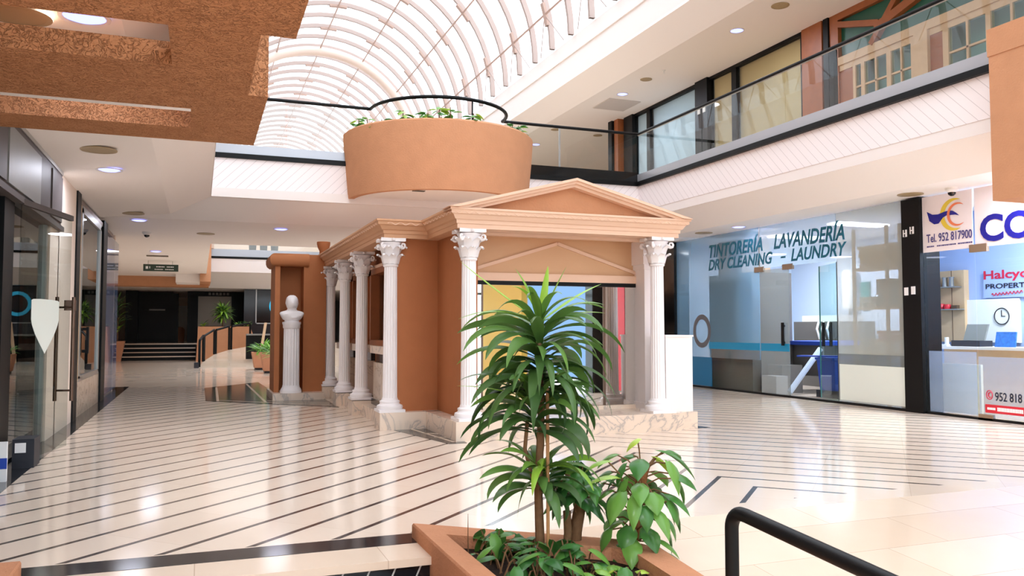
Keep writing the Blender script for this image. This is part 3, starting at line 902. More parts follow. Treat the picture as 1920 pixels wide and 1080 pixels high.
# ============================================================ KIOSK (small temple)
kt = thing('temple_kiosk', 'terracotta kiosk shaped like a small Greek temple with white columns', 'kiosk', (3.8, 10.5, 0))
def kb(n, m, mb, smooth=False, parent=None): return mb.build(n, m, parent or kt, smooth)
PH = 0.20
mb = MB()
mb.prism([(2.47, 8.12), (5.17, 8.12), (5.17, 9.36), (2.47, 9.36)], 0, PH)
mb.prism([(5.17, 8.22), (5.42, 8.22), (5.42, 9.36), (5.17, 9.36)], 0, PH-0.005)
mb.prism([(1.93, 9.30), (2.64, 9.30), (2.64, 9.6), (1.93, 9.6)], 0, PH)
mb.prism([(2.05, 9.6), (5.42, 9.36), (5.42, 14.28), (2.05, 14.28)], 0, 0.15)
CY = [9.45, 11.25, 12.65, 14.12]
for y in CY[1:]: mb.prism([(1.93, y-0.16), (2.22, y-0.16), (2.22, y+0.16), (1.93, y+0.16)], 0, PH-0.01)
kb('plinth', 'plinth_marble', mb)
# brown body: front stub, return wall, side wall with window openings, far and right walls
mb = MB()
mb.box(2.12, 2.66, 9.44, 9.60, PH, 2.24)
mb.box(2.64, 2.80, 8.42, 9.44, PH, 2.24)
mb.box(2.30, 2.45, 9.6, 14.28, 1.98, 2.24)
mb.box(2.30, 2.45, 9.6, 14.28, 0.15, 0.93)
for y0, y1 in ((9.6, 10.35), (11.55, 11.85), (13.0, 13.2), (14.1, 14.28)): mb.box(2.30, 2.45, y0, y1, 0.93, 1.98)
mb.box(2.30, 5.17, 13.85, 14.0, 0.15, 2.24)
mb.box(5.05, 5.17, 9.0, 14.0, 0.15, 2.24)
kb('wall', 'kiosk_brown', mb)
mb = MB()
for y0, y1 in ((10.35, 11.55), (11.85, 13.0), (13.2, 14.1)):
    wf = MB()
    for a, b, c, d in ((y0, y0+0.08, 0.98, 1.98), (y1-0.08, y1, 0.98, 1.98), (y0, y1, 1.90, 1.98), (y0, y1, 0.93, 1.0)):
        wf.box(2.24, 2.40, a, b, c, d)
    f = kb('window_frame', 'wood_pine', wf)
    MB().box(2.36, 2.37, y0+0.08, y1-0.08, 1.0, 1.9).build('pane', 'glass_smoke', f)
    MB().box(2.55, 2.6, y0+0.3, y1, 1.0, 1.9).build('curtain', 'tan_panel', f)
mb = MB()
for a, b in ((9.62, 11.08), (11.42, 12.48), (12.82, 13.95)):
    kb('sill', 'plinth_marble', MB().box(2.16, 2.32, a, b, 0.83, 0.93))
    kb('dark_band', 'dark_marble', MB().box(2.24, 2.31, a, b, 0.71, 0.83))
    kb('marble_panel', 'marble_panel', MB().box(2.20, 2.31, a+0.03, b-0.03, 0.225, 0.71))
    kb('dark_skirting', 'dark_marble', MB().box(2.18, 2.31, a, b, 0.15, 0.225))
kb('lintel_moulding', 'kiosk_trim', MB().box(2.24, 2.31, 9.6, 14.28, 1.98, 2.02))
# entablature swept round the plan
prof = [(0.0, 2.20), (0.0, 2.245), (0.012, 2.25), (0.015, 2.285), (0.035, 2.295), (0.045, 2.31), (0.06, 2.335), (0.085, 2.345), (0.09, 2.375), (0.105, 2.385), (0.105, 2.405), (-0.22, 2.405), (-0.22, 2.20)]
plan = [(1.97, 14.28), (1.97, 9.33), (2.49, 9.33), (2.49, 8.16), (5.15, 8.16), (5.15, 14.28)]
kb('entablature', 'kiosk_trim', MB().sweep(plan, prof, rng=(3, 5)))
kb('side_entablature', 'kiosk_trim_shaded', MB().sweep(plan, prof, rng=(0, 3)))
# wave relief along the frieze
wv = MB()
def wave(p0, p1, nrm, n):
    P0 = Vector(p0); P1 = Vector(p1); N = Vector(nrm); pts = []
    for i in range(n*8+1):
        t = i/(n*8)
        p = P0.lerp(P1, t)
        pts.append((p.x+N.x*0.085, p.y+N.y*0.085, 2.357+0.012*math.sin(2*PI*i/8)))
    wv.tube(pts, 0.006, 5)
wave((1.99, 9.33), (2.47, 9.33), (0, -1), 4)
wave((2.49, 9.25), (2.49, 8.10), (-1, 0), 9)
wave((1.97, 13.9), (1.97, 9.3), (-1, 0), 36)
wave((2.4, 8.16), (5.24, 8.16), (0, -1), 26)
kb('wave_relief', 'kiosk_trim', wv)
# pediment
AX, AZ = 3.80, 2.785
LX, RX_, EZ = 2.36, 5.26, 2.405
def rake(mb, y0, y1, off, th):
    # slabs along both slopes, outer line lowered by off
    for xa in (LX, RX_):
        d = Vector((AX-xa, AZ-EZ)).normalized(); n = Vector((-d.y, d.x)) if xa < AX else Vector((d.y, -d.x))
        a = Vector((xa, EZ))-n*off; b = Vector((AX, AZ))
        k = off/abs(n.y)
        b = Vector((AX, AZ-k)); k2 = (off+th)/abs(n.y)
        c = Vector((AX, AZ-k2)); a2 = a-n*th
        # keep the lower end level
        t = (EZ+0.002-a2.y)/d.y if a2.y < EZ else 0
        a2 = a2+d*t
        mb.extrude_y([tuple(a), tuple(b), tuple(c), tuple(a2)], y0, y1)
mb = MB(); rake(mb, 8.02, 8.30, 0.0, 0.028); rake(mb, 8.05, 8.30, 0.028, 0.028); rake(mb, 8.09, 8.30, 0.056, 0.03)
kb('raking_cornice', 'kiosk_trim', mb)
kb('tympanum', 'stucco', MB().extrude_y([(LX+0.16, EZ), (RX_-0.16, EZ), (AX, AZ-0.07)], 8.19, 8.28))
mb = MB(); mb.extrude_y([(LX+0.05, EZ-0.005), (AX, AZ-0.03), (RX_-0.05, EZ-0.005)], 8.28, 9.5)
mb.box(2.0, 5.15, 9.4, 14.0, 2.38, 2.41)
kb('roof', 'kiosk_trim', mb)
# portico: soffit, back wall with gable moulding, mirror below
kb('soffit', 'kiosk_trim', MB().box(2.5, 5.12, 8.2, 9.4, 2.235, 2.26))
kb('inner_beam', 'kiosk_trim', MB().box(2.72, 5.1, 8.42, 8.52, 2.17, 2.24))
kb('back_wall', 'portico_peach', MB().box(2.78, 5.08, 8.84, 8.92, 1.70, 2.24))
gm = MB()
for xa, za in ((2.80, 1.80), (5.04, 1.80)):
    d = Vector((3.92-xa, 2.15-za)).normalized(); n = Vector((-d.y, d.x))*0.018
    gm.extrude_y([(xa+n.x, za+n.y), (3.92+n.x, 2.15+n.y), (3.92-n.x, 2.15-n.y), (xa-n.x, za-n.y)], 8.815, 8.845)
gm.box(2.8, 5.06, 8.80, 8.845, 1.70, 1.79)
kb('gable_moulding', 'kiosk_trim', gm)
kb('header_bar', 'black_paint', MB().box(2.8, 5.06, 8.81, 8.85, 1.655, 1.70))
kb('mirror', 'mirror', MB().box(2.82, 5.06, 8.84, 8.86, PH, 1.655))
kb('mirror_joint', 'bronze', MB().box(4.52, 4.545, 8.825, 8.84, PH, 1.655))
kb('mirror_joint', 'bronze', MB().box(2.985, 3.0, 8.825, 8.84, PH, 1.655))
kb('pier', 'column_white', MB().box(4.95, 5.08, 8.60, 8.84, PH, 1.86).box(4.93, 5.10, 8.58, 8.84, PH, PH+0.08).box(4.93, 5.10, 8.57, 8.84, 1.86, 1.92).box(4.91, 5.10, 8.55, 8.84, 1.92, 2.2))
kb('inner_skirting', 'plinth_marble', MB().box(2.8, 5.06, 8.80, 8.84, PH, PH+0.045))
# columns
def flutes(nf=18, d=0.07):
    def f(a):
        c = (a*nf/(2*PI)) % 1.0
        return 1-d*math.sin(PI*c)**1.2
    return f
CH = 2.0
def make_column(x, y, z, parent):
    cr = bpy.data.objects.new('column', None); COL.objects.link(cr); cr.parent = parent
    cr.location = Vector((x, y, z))-WORLD[parent.name]; WORLD[cr.name] = Vector((x, y, z))
    mb = MB(); mb.box(x-0.15, x+0.15, y-0.15, y+0.15, z, z+0.03)
    mb.lathe([(0.145, 0.03), (0.152, 0.05), (0.145, 0.075), (0.12, 0.085), (0.112, 0.10), (0.118, 0.112), (0.115, 0.125), (0.096, 0.135), (0.088, 0.16)], (x, y, z), 32)
    mb.build('base', 'column_white', cr, True)
    mb = MB()
    zt = CH-0.30
    mb.lathe([(0.086, 0.15), (0.083, 0.4), (0.080, 0.9), (0.077, 1.4), (0.075, zt-0.03)], (x, y, z), 144, flutes())
    mb.lathe([(0.080, zt-0.03), (0.089, zt-0.02), (0.089, zt), (0.080, zt+0.01)], (x, y, z), 32)
    mb.build('shaft', 'column_white', cr, False)
    mb = MB()
    mb.lathe([(0.082, zt), (0.086, zt+0.08), (0.098, zt+0.17), (0.125, zt+0.24), (0.135, zt+0.255)], (x, y, z), 24)
    # concave abacus
    ab = []
    for q in range(4):
        a0 = PI/4+q*PI/2
        for k in range(6):
            t = k/6
            c0 = Vector((math.cos(a0), math.sin(a0)))*0.205; c1 = Vector((math.cos(a0+PI/2), math.sin(a0+PI/2)))*0.205
            p = c0.lerp(c1, t); p = p*(1-0.20*math.sin(PI*t))
            ab.append((x+p.x, y+p.y))
    mb.prism(ab, z+zt+0.262, z+CH)
    # acanthus rows
    for row, (z0, h, r0, out, nn) in enumerate(((zt+0.0, 0.11, 0.088, 0.05, 8), (zt+0.08, 0.12, 0.092, 0.065, 8))):
        for k in range(nn):
            a = 2*PI*(k+0.5*row)/nn
            ca, sa = math.cos(a), math.sin(a); vs_ = []; fs = []
            seg = [(0, 0.0, 0.034), (0.35, 0.006, 0.046), (0.7, 0.02, 0.044), (0.92, 0.045, 0.034), (1.02, 0.065, 0.022), (0.93, 0.08, 0.012), (0.84, 0.078, 0.006)]
            for (t, o, wd) in seg:
                rr = r0+o*out/0.055; zz = z+z0+h*t
                for q, dz in ((-1, 0), (0, 0.008), (1, 0)):
                    rad = rr+(0.010 if q == 0 else 0)
                    vs_.append((x+ca*rad-sa*wd*q, y+sa*rad+ca*wd*q, zz+dz))
            for i in range(len(seg)-1):
                for q in range(2): fs.append((i*3+q, i*3+q+1, i*3+q+4, i*3+q+3))
            mb.add(vs_, fs)
            # leaf thickness behind
            mb.add([(vx-ca*0.008, vy-sa*0.008, vz) for vx, vy, vz in vs_], [f[::-1] for f in fs])
    # corner volutes
    for q in range(4):
        a = PI/4+q*PI/2; ca, sa = math.cos(a), math.sin(a)
        pts = []
        for i in range(16):
            th = i/15*2.6*PI; rr = 0.040*(1-0.75*i/15)
            o = 0.165+rr*math.cos(th+PI*0.9); zz = zt+0.215+rr*math.sin(th+PI*0.9)
            pts.append((x+ca*o, y+sa*o, z+zz))
        pts = [(x+ca*0.095, y+sa*0.095, z+zt+0.12), (x+ca*0.11, y+sa*0.11, z+zt+0.19)]+pts
        mb.tube(pts, 0.016, 6, r2=0.008)
    for q in range(4):
        a = q*PI/2; mb.lathe([(0.0, -0.02), (0.02, -0.01), (0.022, 0.0), (0.02, 0.012), (0.0, 0.02)], (x+0.145*math.cos(a), y+0.145*math.sin(a), z+CH-0.02), 8, cap=False)
    mb.build('capital', 'column_white', cr, True)
    return cr
c0 = make_column(2.655, 8.28, PH, kt)
for (x, y) in [(4.93, 8.28)]+[(2.075, y) for y in CY]:
    copy_tree(c0, kt, Vector((x, y, PH))-WORLD[kt.name])
# white cabinet beside the right column
wc = thing('side_cabinet', 'plain white waist-high cabinet beside the right kiosk column', 'cabinet', (5.23, 8.5, PH))
MB().box(5.05, 5.41, 8.30, 8.75, PH-0.005, 1.06).build('body', 'paint_white', wc)
MB().box(5.04, 5.42, 8.29, 8.76, 1.06, 1.08).build('top', 'paint_white', wc)
ch = thing('roof_chimney', 'small brown flared chimney pot rising behind the kiosk cornice', 'chimney', (2.0, 14.5, 2.4))
MB().lathe([(0.07, 2.2), (0.07, 2.5), (0.10, 2.56), (0.115, 2.62), (0.115, 2.66), (0.09, 2.66), (0.07, 2.58)], (2.0, 14.5, 0), 20).build('pot', 'kiosk_brown', ch, True)

# niche block with the bust
nt_ = thing('niche_wall', 'brown niche block with rounded cornice behind the white bust', 'niche', (1.5, 14.5, 0))
def nb(n, m, mb, s=False): return mb.build(n, m, nt_, s)
nb('plinth', 'plinth_marble', MB().box(1.12, 1.93, 13.74, 15.0, 0, 0.115))
mb = MB(); mb.box(1.16, 1.24, 14.05, 14.9, 0.115, 2.2); mb.box(1.62, 1.99, 14.05, 14.9, 0.115, 2.2); mb.box(1.24, 1.62, 14.45, 14.9, 0.115, 2.2)
mb.box(1.16, 1.99, 14.05, 14.9, 2.2, 2.3)
nb('wall', 'kiosk_brown', mb)
pr = [(0.0, 2.19), (0.03, 2.19), (0.07, 2.22), (0.09, 2.27), (0.09, 2.33), (0.06, 2.38), (0.02, 2.40), (-0.1, 2.40), (-0.1, 2.19)]
mb = MB(); mb.sweep([(1.16, 14.9), (1.16, 14.05), (1.70, 14.05)], pr); nb('cornice', 'kiosk_brown', mb, True)
nb('top_slab', 'kiosk_brown', MB().box(1.12, 2.0, 14.08, 14.9, 2.3, 2.395))
pt = thing('bust_pedestal', 'white fluted pedestal column carrying the bust', 'pedestal', (1.42, 13.92, 0.115))
cx_, cy_ = 1.42, 13.92
mb = MB(); mb.lathe([(0.17, 0), (0.17, 0.03), (0.16, 0.06), (0.14, 0.09), (0.135, 0.12)], (cx_, cy_, 0.115), 32); mb.build('base', 'column_white', pt, True)
mb = MB(); mb.lathe([(0.13, 0.11), (0.125, 1.05)], (cx_, cy_, 0.115), 144, flutes(18, 0.08)); mb.build('shaft', 'column_white', pt)
mb = MB(); mb.lathe([(0.125, 1.04), (0.14, 1.06), (0.14, 1.10), (0.15, 1.12), (0.15, 1.15)], (cx_, cy_, 0.115), 32); mb.build('cap', 'column_white', pt, True)
# bust: one continuous sculpted surface from stacked ellipse sections
def bust(name, cx, cy, z, mat):
    secs = []   # (z, half width, half depth, forward shift, side shift)
    S = [(0.0, 0.115, 0.09, 0.0), (0.018, 0.12, 0.092, 0.0), (0.026, 0.108, 0.085, 0.0), (0.04, 0.142, 0.10, 0.004), (0.07, 0.163, 0.112, 0.014), (0.10, 0.180, 0.116, 0.016),
         (0.13, 0.194, 0.110, 0.012), (0.152, 0.192, 0.10, 0.006), (0.172, 0.165, 0.088, 0.0), (0.186, 0.118, 0.074, 0.0), (0.200, 0.082, 0.064, 0.002), (0.213, 0.066, 0.058, 0.006), (0.23, 0.060, 0.057, 0.010), (0.248, 0.064, 0.066, 0.016),
         (0.262, 0.072, 0.080, 0.020), (0.285, 0.079, 0.091, 0.018), (0.315, 0.081, 0.096, 0.012), (0.345, 0.082, 0.099, 0.008), (0.375, 0.080, 0.097, 0.004), (0.40, 0.069, 0.084, 0.0), (0.42, 0.048, 0.058, 0.0), (0.43, 0.025, 0.03, 0.0)]
    n = 40; mb = MB(); vs_ = []; fs = []
    for (h, a, b, sh) in S:
        for k in range(n):
            th = 2*PI*k/n
            px, py = a*math.cos(th), -b*math.sin(th)
            f = max(0.0, math.sin(th))**14
            if 0.25 < h < 0.40:      # face: nose, brow, lips, eye hollows
                nose = math.exp(-((h-0.305)/0.018)**2)*0.026+math.exp(-((h-0.325)/0.018)**2)*0.014
                lips = math.exp(-((h-0.279)/0.008)**2)*0.010
                chin = math.exp(-((h-0.262)/0.012)**2)*0.010
                brow = math.exp(-((h-0.348)/0.010)**2)*0.008
                py -= f*(nose+lips+chin)+max(0.0, math.sin(th))**3*brow
                eye = math.exp(-((h-0.332)/0.010)**2)*0.012
                for c in (PI/2-0.42, PI/2+0.42): py += eye*math.exp(-((th-c)/0.16)**2)
                for c in (0.0, PI, 2*PI): # ears
                    px += math.copysign(1, px)*0.012*math.exp(-((th-c)/0.16)**2)*math.exp(-((h-0.325)/0.022)**2)
            if h > 0.355: px *= 1+0.03*math.sin(9*th+h*90); py *= 1+0.03*math.sin(9*th+h*90)
            if 0.06 < h < 0.17: py -= 0.010*math.sin(3*th+h*60)*max(0, math.sin(th))
            h2 = h if h <= 0.16 else (0.16+(h-0.16)/0.053*0.045 if h <= 0.213 else (0.205+(h-0.213)/0.035*0.02 if h < 0.248 else 0.225+(h-0.248)/0.182*0.215))
            wide = 1.16 if h > 0.25 else (1.18 if h > 0.21 else 1.0)
            vs_.append((cx+px*wide, cy+py*wide-sh, z+h2))
    for i in range(len(S)-1):
        for k in range(n): fs.append((i*n+k, i*n+(k+1)%n, (i+1)*n+(k+1)%n, (i+1)*n+k))
    fs.append(tuple(range(n-1, -1, -1))); fs.append(tuple((len(S)-1)*n+k for k in range(n)))
    mb.add(vs_, fs)
    return mb.build(name, mat, None, True, (cx, cy, z))
b = bust('marble_bust', cx_, cy_, 1.265, 'column_white')
tag(b, 'white classical bust of a short-haired man on the fluted pedestal', 'bust')

# ============================================================ RIGHT: laundry and estate agent
NU, NV, NN = (0, -1, 0), (0, 0, 1), (-1, 0, 0)
def xbox(n, m, par, y0, y1, z0, z1, x0=XR, x1=XR+0.012): return MB().box(x0, x1, y0, y1, z0, z1).build(n, m, par)
lp = thing('shop_pillar', 'black pillar between the laundry and the estate agency', 'pillar', (XR, 8.72, 0))
xbox('shaft', 'black_paint', lp, 8.56, 8.87, 0, 2.96, XR-0.06, XR+0.3)
for y, z in ((8.80, 2.44), (8.68, 2.47), (8.80, 1.62), (8.68, 1.63)):
    h = 0.10 if z > 2 else 0.11
    pl = xbox('switch_plate', 'label_white', lp, y-0.03, y+0.035, z, z+h, XR-0.07, XR-0.06)
    if z > 2: xbox('rocker', 'black_paint', lp, y-0.006, y+0.012, z+0.055, z+h, XR-0.073, XR-0.07); xbox('rocker', 'black_paint', lp, y-0.006, y+0.012, z, z+0.04, XR-0.073, XR-0.07)
lp2 = tag(MB().box(XR-0.06, XR+0.3, 14.83, 15.27, 0, 2.96).build('shop_pillar', 'black_gloss'), 'black pillar at the far end of the laundry front, behind the kiosk columns', 'pillar')
def window_thing(label, y, cat='shop window', name='shop_window'):
    return thing(name, label, cat, (XR, y, 0))
# pane 1: far
w1 = window_thing('laundry window with pale blue film and grey ring behind teal lettering', 13.4)
xbox('pane', 'film_blue', w1, 12.12, 14.83, 0.60, 2.96)
xbox('lower_pane', 'glass', w1, 12.12, 13.60, 0.04, 0.60)
xbox('grey_strip', 'film_grey', w1, 12.12, 13.60, 0.60, 0.77, XR-0.006, XR-0.002)
xbox('pane_edge', 'alu', w1, 12.10, 12.12, 2.2, 2.96)
xbox('blue_panel', 'blue_panel', w1, 13.60, 14.8, 0.04, 0.60)
xbox('blue_band', 'blue_band', w1, 12.12, 13.68, 0.77, 0.90, XR-0.004, XR)
ring = MB()
vs_ = []; fs = []
for k in range(40):
    a = 2*PI*k/40
    for r, xx in ((0.33, XR-0.004), (0.23, XR-0.004), (0.23, XR-0.001), (0.33, XR-0.001)): vs_.append((xx, 13.92+r*0.92*math.cos(a), 1.11+r*math.sin(a)))
for k in range(40):
    for q in range(4): fs.append((k*4+q, k*4+(q+1)%4, ((k+1)%40)*4+(q+1)%4, ((k+1)%40)*4+q))
ring.add(vs_, fs); ring.build('grey_ring', 'grey_text', w1)
text_mesh('TINTORERÍA', 1.64, 0.315, (XR-0.004, 13.64, 2.53), NU, NV, NN, 'teal', w1, shear=0.25, bold=0.024)
text_mesh('DRY CLEANING', 1.92, 0.215, (XR-0.004, 13.66, 2.285), NU, NV, NN, 'teal', w1, shear=0.25, bold=0.024)
# transom over the doors and right pane
w2 = window_thing('clear glass transom over the open laundry door with lettering', 11.1)
xbox('pane', 'film_ice', w2, 10.22, 12.10, 2.22, 2.96)
text_mesh('LAVANDERÍA', 1.68, 0.315, (XR-0.004, 11.70, 2.53), NU, NV, NN, 'teal', w2, shear=0.25, bold=0.024)
text_mesh('-', 0.12, 0.03, (XR-0.004, 11.52, 2.36), NU, NV, NN, 'teal', w2)
text_mesh('LAUNDRY', 1.28, 0.215, (XR-0.004, 11.26, 2.285), NU, NV, NN, 'teal', w2, shear=0.25, bold=0.024)
for y in (12.12, 11.36): xbox('patch_fitting', 'brass_fit', w2, y-0.13, y+0.12, 2.16, 2.25, XR-0.015, XR+0.03)
d1 = window_thing('closed left glass door of the laundry with a black pull handle', 11.75, 'door', 'glass_door')
xbox('leaf', 'film_grey', d1, 11.34, 12.09, 0.02, 2.19)
xbox('blue_band', 'blue_band', d1, 11.34, 12.09, 0.77, 0.90, XR-0.004, XR)
def pull(par, y, z0, z1, xo):
    h = MB(); h.box(xo-0.05, xo-0.03, y-0.03, y+0.03, z0, z1); h.box(xo-0.03, xo, y-0.015, y+0.015, z0+0.04, z0+0.07); h.box(xo-0.03, xo, y-0.015, y+0.015, z1-0.07, z1-0.04)
    return h.build('handle', 'black_paint', par)
pull(d1, 11.46, 0.87, 1.26, XR)
d2 = window_thing('open right glass door of the laundry, swung inward', 10.25, 'door', 'glass_door')
mb = MB(); mb.prism([(XR+0.02, 10.235), (XR+0.032, 10.23), (XR+0.332, 10.97), (XR+0.32, 10.975)], 0.02, 2.19); mb.build('leaf', 'glass_green', d2)
MB().prism([(XR+0.318, 10.972), (XR+0.334, 10.965), (XR+0.337, 10.975), (XR+0.322, 10.982)], 0.02, 2.19).build('edge', 'teal_board', d2)
MB().prism([(XR+0.155, 10.70), (XR+0.175, 10.69), (XR+0.205, 10.765), (XR+0.185, 10.775)], 0.87, 1.26).build('handle', 'black_paint', d2)
MB().prism([(XR+0.265, 10.655), (XR+0.285, 10.645), (XR+0.315, 10.72), (XR+0.295, 10.73)], 0.87, 1.26).build('handle', 'black_paint', d2)
w3 = window_thing('frosted laundry window with a white lower panel, left of the black pillar', 9.5)
xbox('pane', 'film_frost', w3, 8.88, 10.21, 0.04, 2.96)
xbox('white_panel', 'frost_panel', w3, 8.92, 10.18, 0.06, 0.61, XR-0.005, XR-0.001)
xbox('grey_strip', 'film_grey', w3, 8.88, 10.21, 0.61, 0.77, XR-0.006, XR)
xbox('pane_edge', 'black_paint', w3, 10.21, 10.222, 0.04, 2.2)
struct('trim_29', MB().box(XR-0.03, XR+0.03, 8.56, 14.83, 0.0, 0.035), 'black_paint')
# laundry room
struct('wall_laundry', MB().box(XR+0.1, 13, 15.25, 15.4, 0, 2.98), 'pale_blue_room')
dw = MB(); dw.prism([(9.36, 8.66), (9.40, 8.60), (11.3, 10.42), (13, 10.42), (13, 10.5), (11.24, 10.5)], 0, 2.98)
struct('wall_laundry.001', dw, 'pale_blue_room')
struct('wall_laundry.002', MB().box(12.6, 12.7, 10.5, 15.25, 0, 2.98), 'pale_blue_room')
def lamp_panel(x, y, label, e, col, sx_=1.1, sy_=0.3):
    t = thing('ceiling_panel_lamp', label, 'ceiling light', (x, y, 2.96))
    B(x-sx_/2, x+sx_/2, y-sy_/2, y+sy_/2, 2.95, 2.975).build('diffuser', 'panel_glow', t)
    ld = bpy.data.lights.new('panel_beam', 'AREA'); ld.shape = 'RECTANGLE'; ld.size = sx_; ld.size_y = sy_; ld.energy = e; ld.color = col
    lo = bpy.data.objects.new('lamp', ld); COL.objects.link(lo); lo.parent = t; lo.location = (0, 0, -0.05)
lamp_panel(11.0, 13.2, 'strip lamp on the laundry ceiling, left', 42, (0.86, 0.93, 1))
lamp_panel(10.7, 11.2, 'strip lamp on the laundry ceiling, right', 42, (0.86, 0.93, 1))
mc = thing('dry_cleaning_machine', 'tall grey dry-cleaning machine behind the blue film', 'machine', (10.0, 13.6, 0))
MB().box(9.5, 10.4, 12.60, 13.95, 0, 2.2).build('cabinet', 'machine_grey', mc)
MB().box(9.55, 10.2, 12.95, 13.7, 2.2, 2.85).build('duct', 'wood_pale', mc)
mb = MB(); mb.tube([(9.49, 13.3+0.3*math.cos(2*PI*k/24), 1.3+0.3*math.sin(2*PI*k/24)) for k in range(24)], 0.04, 8, True); mb.build('porthole', 'machine_steel', mc, True)
ib = thing('ironing_table', 'blue-topped ironing table seen through the open laundry door', 'table', (10.9, 12.3, 0))
MB().box(10.3, 11.5, 11.7, 12.9, 0.86, 0.93).build('top', 'machine_blue', ib)
MB().box(10.45, 11.4, 11.85, 12.8, 0.3, 0.86).build('cabinet', 'machine_grey', ib)
for x, y in ((10.35, 11.75), (10.35, 12.85), (11.45, 11.75), (11.45, 12.85)):
    MB().tube([(x, y, 0), (x, y, 0.86)], 0.025, 8).build('leg', 'machine_steel', ib)
br_ = thing('steam_press', 'grey steam press with hoses behind the ironing table', 'machine', (11.9, 13.2, 0))
MB().box(11.6, 12.3, 12.5, 14.0, 0, 1.30).build('body', 'machine_grey', br_)
MB().box(11.65, 12.3, 12.8, 13.8, 1.30, 1.42).build('head', 'plastic_white', br_)
for k in range(3):
    y = 12.9+0.14*k
    MB().tube([(11.55, y, 0.95), (11.50, y+0.02, 1.15), (11.58, y+0.06, 1.28), (11.7, y+0.12, 1.22)], 0.022, 8).build('hose', 'plastic_white', br_, True)
wh = thing('water_heater', 'white wall-hung tank above the steam press', 'heater', (12.4, 13.3, 1.7))
MB().lathe([(0.0, 1.55), (0.1, 1.56), (0.14, 1.62), (0.14, 2.3), (0.1, 2.36), (0.0, 2.37)], (12.42, 13.3, 0), 20, cap=False).build('tank', 'plastic_white', wh, True)
MB().tube([(12.42, 13.3, 1.56), (12.42, 13.3, 1.35), (12.35, 13.3, 1.28)], 0.015, 6).build('pipe', 'machine_steel', wh)
bt = thing('laundry_tub', 'blue laundry tub on the floor inside the laundry door', 'tub', (9.95, 11.0, 0))
MB().lathe([(0.25, 0.1), (0.30, 0.62), (0.33, 0.64), (0.33, 0.67), (0.28, 0.66), (0.22, 0.14)], (10.05, 11.1, 0), 4, a0=PI/4).build('shell', 'machine_blue', bt)
MB().box(9.85, 10.25, 10.85, 11.35, 0.0, 0.12).build('base', 'bin_dark', bt)
ibd = tag(MB().prism([(9.62, 11.55), (9.78, 11.60), (10.45, 10.80), (10.30, 10.72)], 0.675, 0.70).build('ironing_board', 'machine_blue'), 'blue board lying across the tub inside the laundry door', 'board')
mb = MB(); mb.tube([(9.62, 11.75, 0.05), (10.28, 11.72, 0.80)], 0.05, 8)
tag(mb.build('cloth_roll', 'pale_blue_room', None, True), 'white roll leaning diagonally inside the laundry door', 'roll')
tag(MB().box(9.5, 9.75, 11.95, 12.35, 0.0, 0.32).build('waste_box', 'paper'), 'small white box on the laundry floor left of the door', 'box')
tag(MB().box(9.75, 10.2, 12.1, 12.5, 0.0, 0.5).build('floor_bin', 'machine_grey'), 'grey bin behind the closed laundry door', 'bin')
tb = tag(MB().box(12.55, 12.6, 12.9, 13.12, 1.55, 2.1).build('wall_board', 'teal_board'), 'teal board on the laundry back wall by the white tank', 'board')
sh = thing('laundry_shelf', 'pale shelving stacked with folded laundry behind the frosted window', 'shelf', (9.7, 9.7, 0))
for z in (0.75, 1.45, 2.05): MB().box(9.55, 9.88, 9.2, 10.15, z, z+0.04).build('board', 'wood_pale', sh)
for y in (9.2, 9.45, 10.11): MB().box(9.55, 9.59, y, y+0.04, 0, 2.7).build('upright', 'wood_pale', sh)
for i, (y, z, hh, wd, m, lb) in enumerate([(9.90, 1.49, 0.16, 0.36, 'cloth_pale', 'folded pale cloth pile on the middle laundry shelf, left'), (9.56, 1.49, 0.30, 0.3, 'cloth_grey', 'tall grey cloth pile on the middle laundry shelf, right'),
        (9.92, 0.79, 0.22, 0.34, 'cloth_pale', 'pale cloth pile on the lowest laundry shelf, left'), (9.56, 0.79, 0.18, 0.34, 'paper', 'white sheets on the lowest laundry shelf, under the rust bundle'), (9.57, 0.97, 0.16, 0.3, 'cloth_rust', 'rust-coloured bundle on the lowest laundry shelf'),
        (9.70, 2.09, 0.35, 0.75, 'tan_panel', 'wide beige box on the top laundry shelf'), (9.56, 1.79, 0.12, 0.28, 'cork', 'dark folded cloth on top of the tall grey pile')]):
    mb = MB(); n = max(2, int(hh/0.05))
    for k in range(n):
        o = R.uniform(-0.03, 0.03)
        mb.box(9.61, 9.86, y-wd/2+o, y+wd/2+o, z+hh*k/n, z+hh*(k+0.9)/n)
    tag(mb.build('folded_laundry' if i != 5 else 'storage_box', m), lb, 'laundry' if i != 5 else 'box')

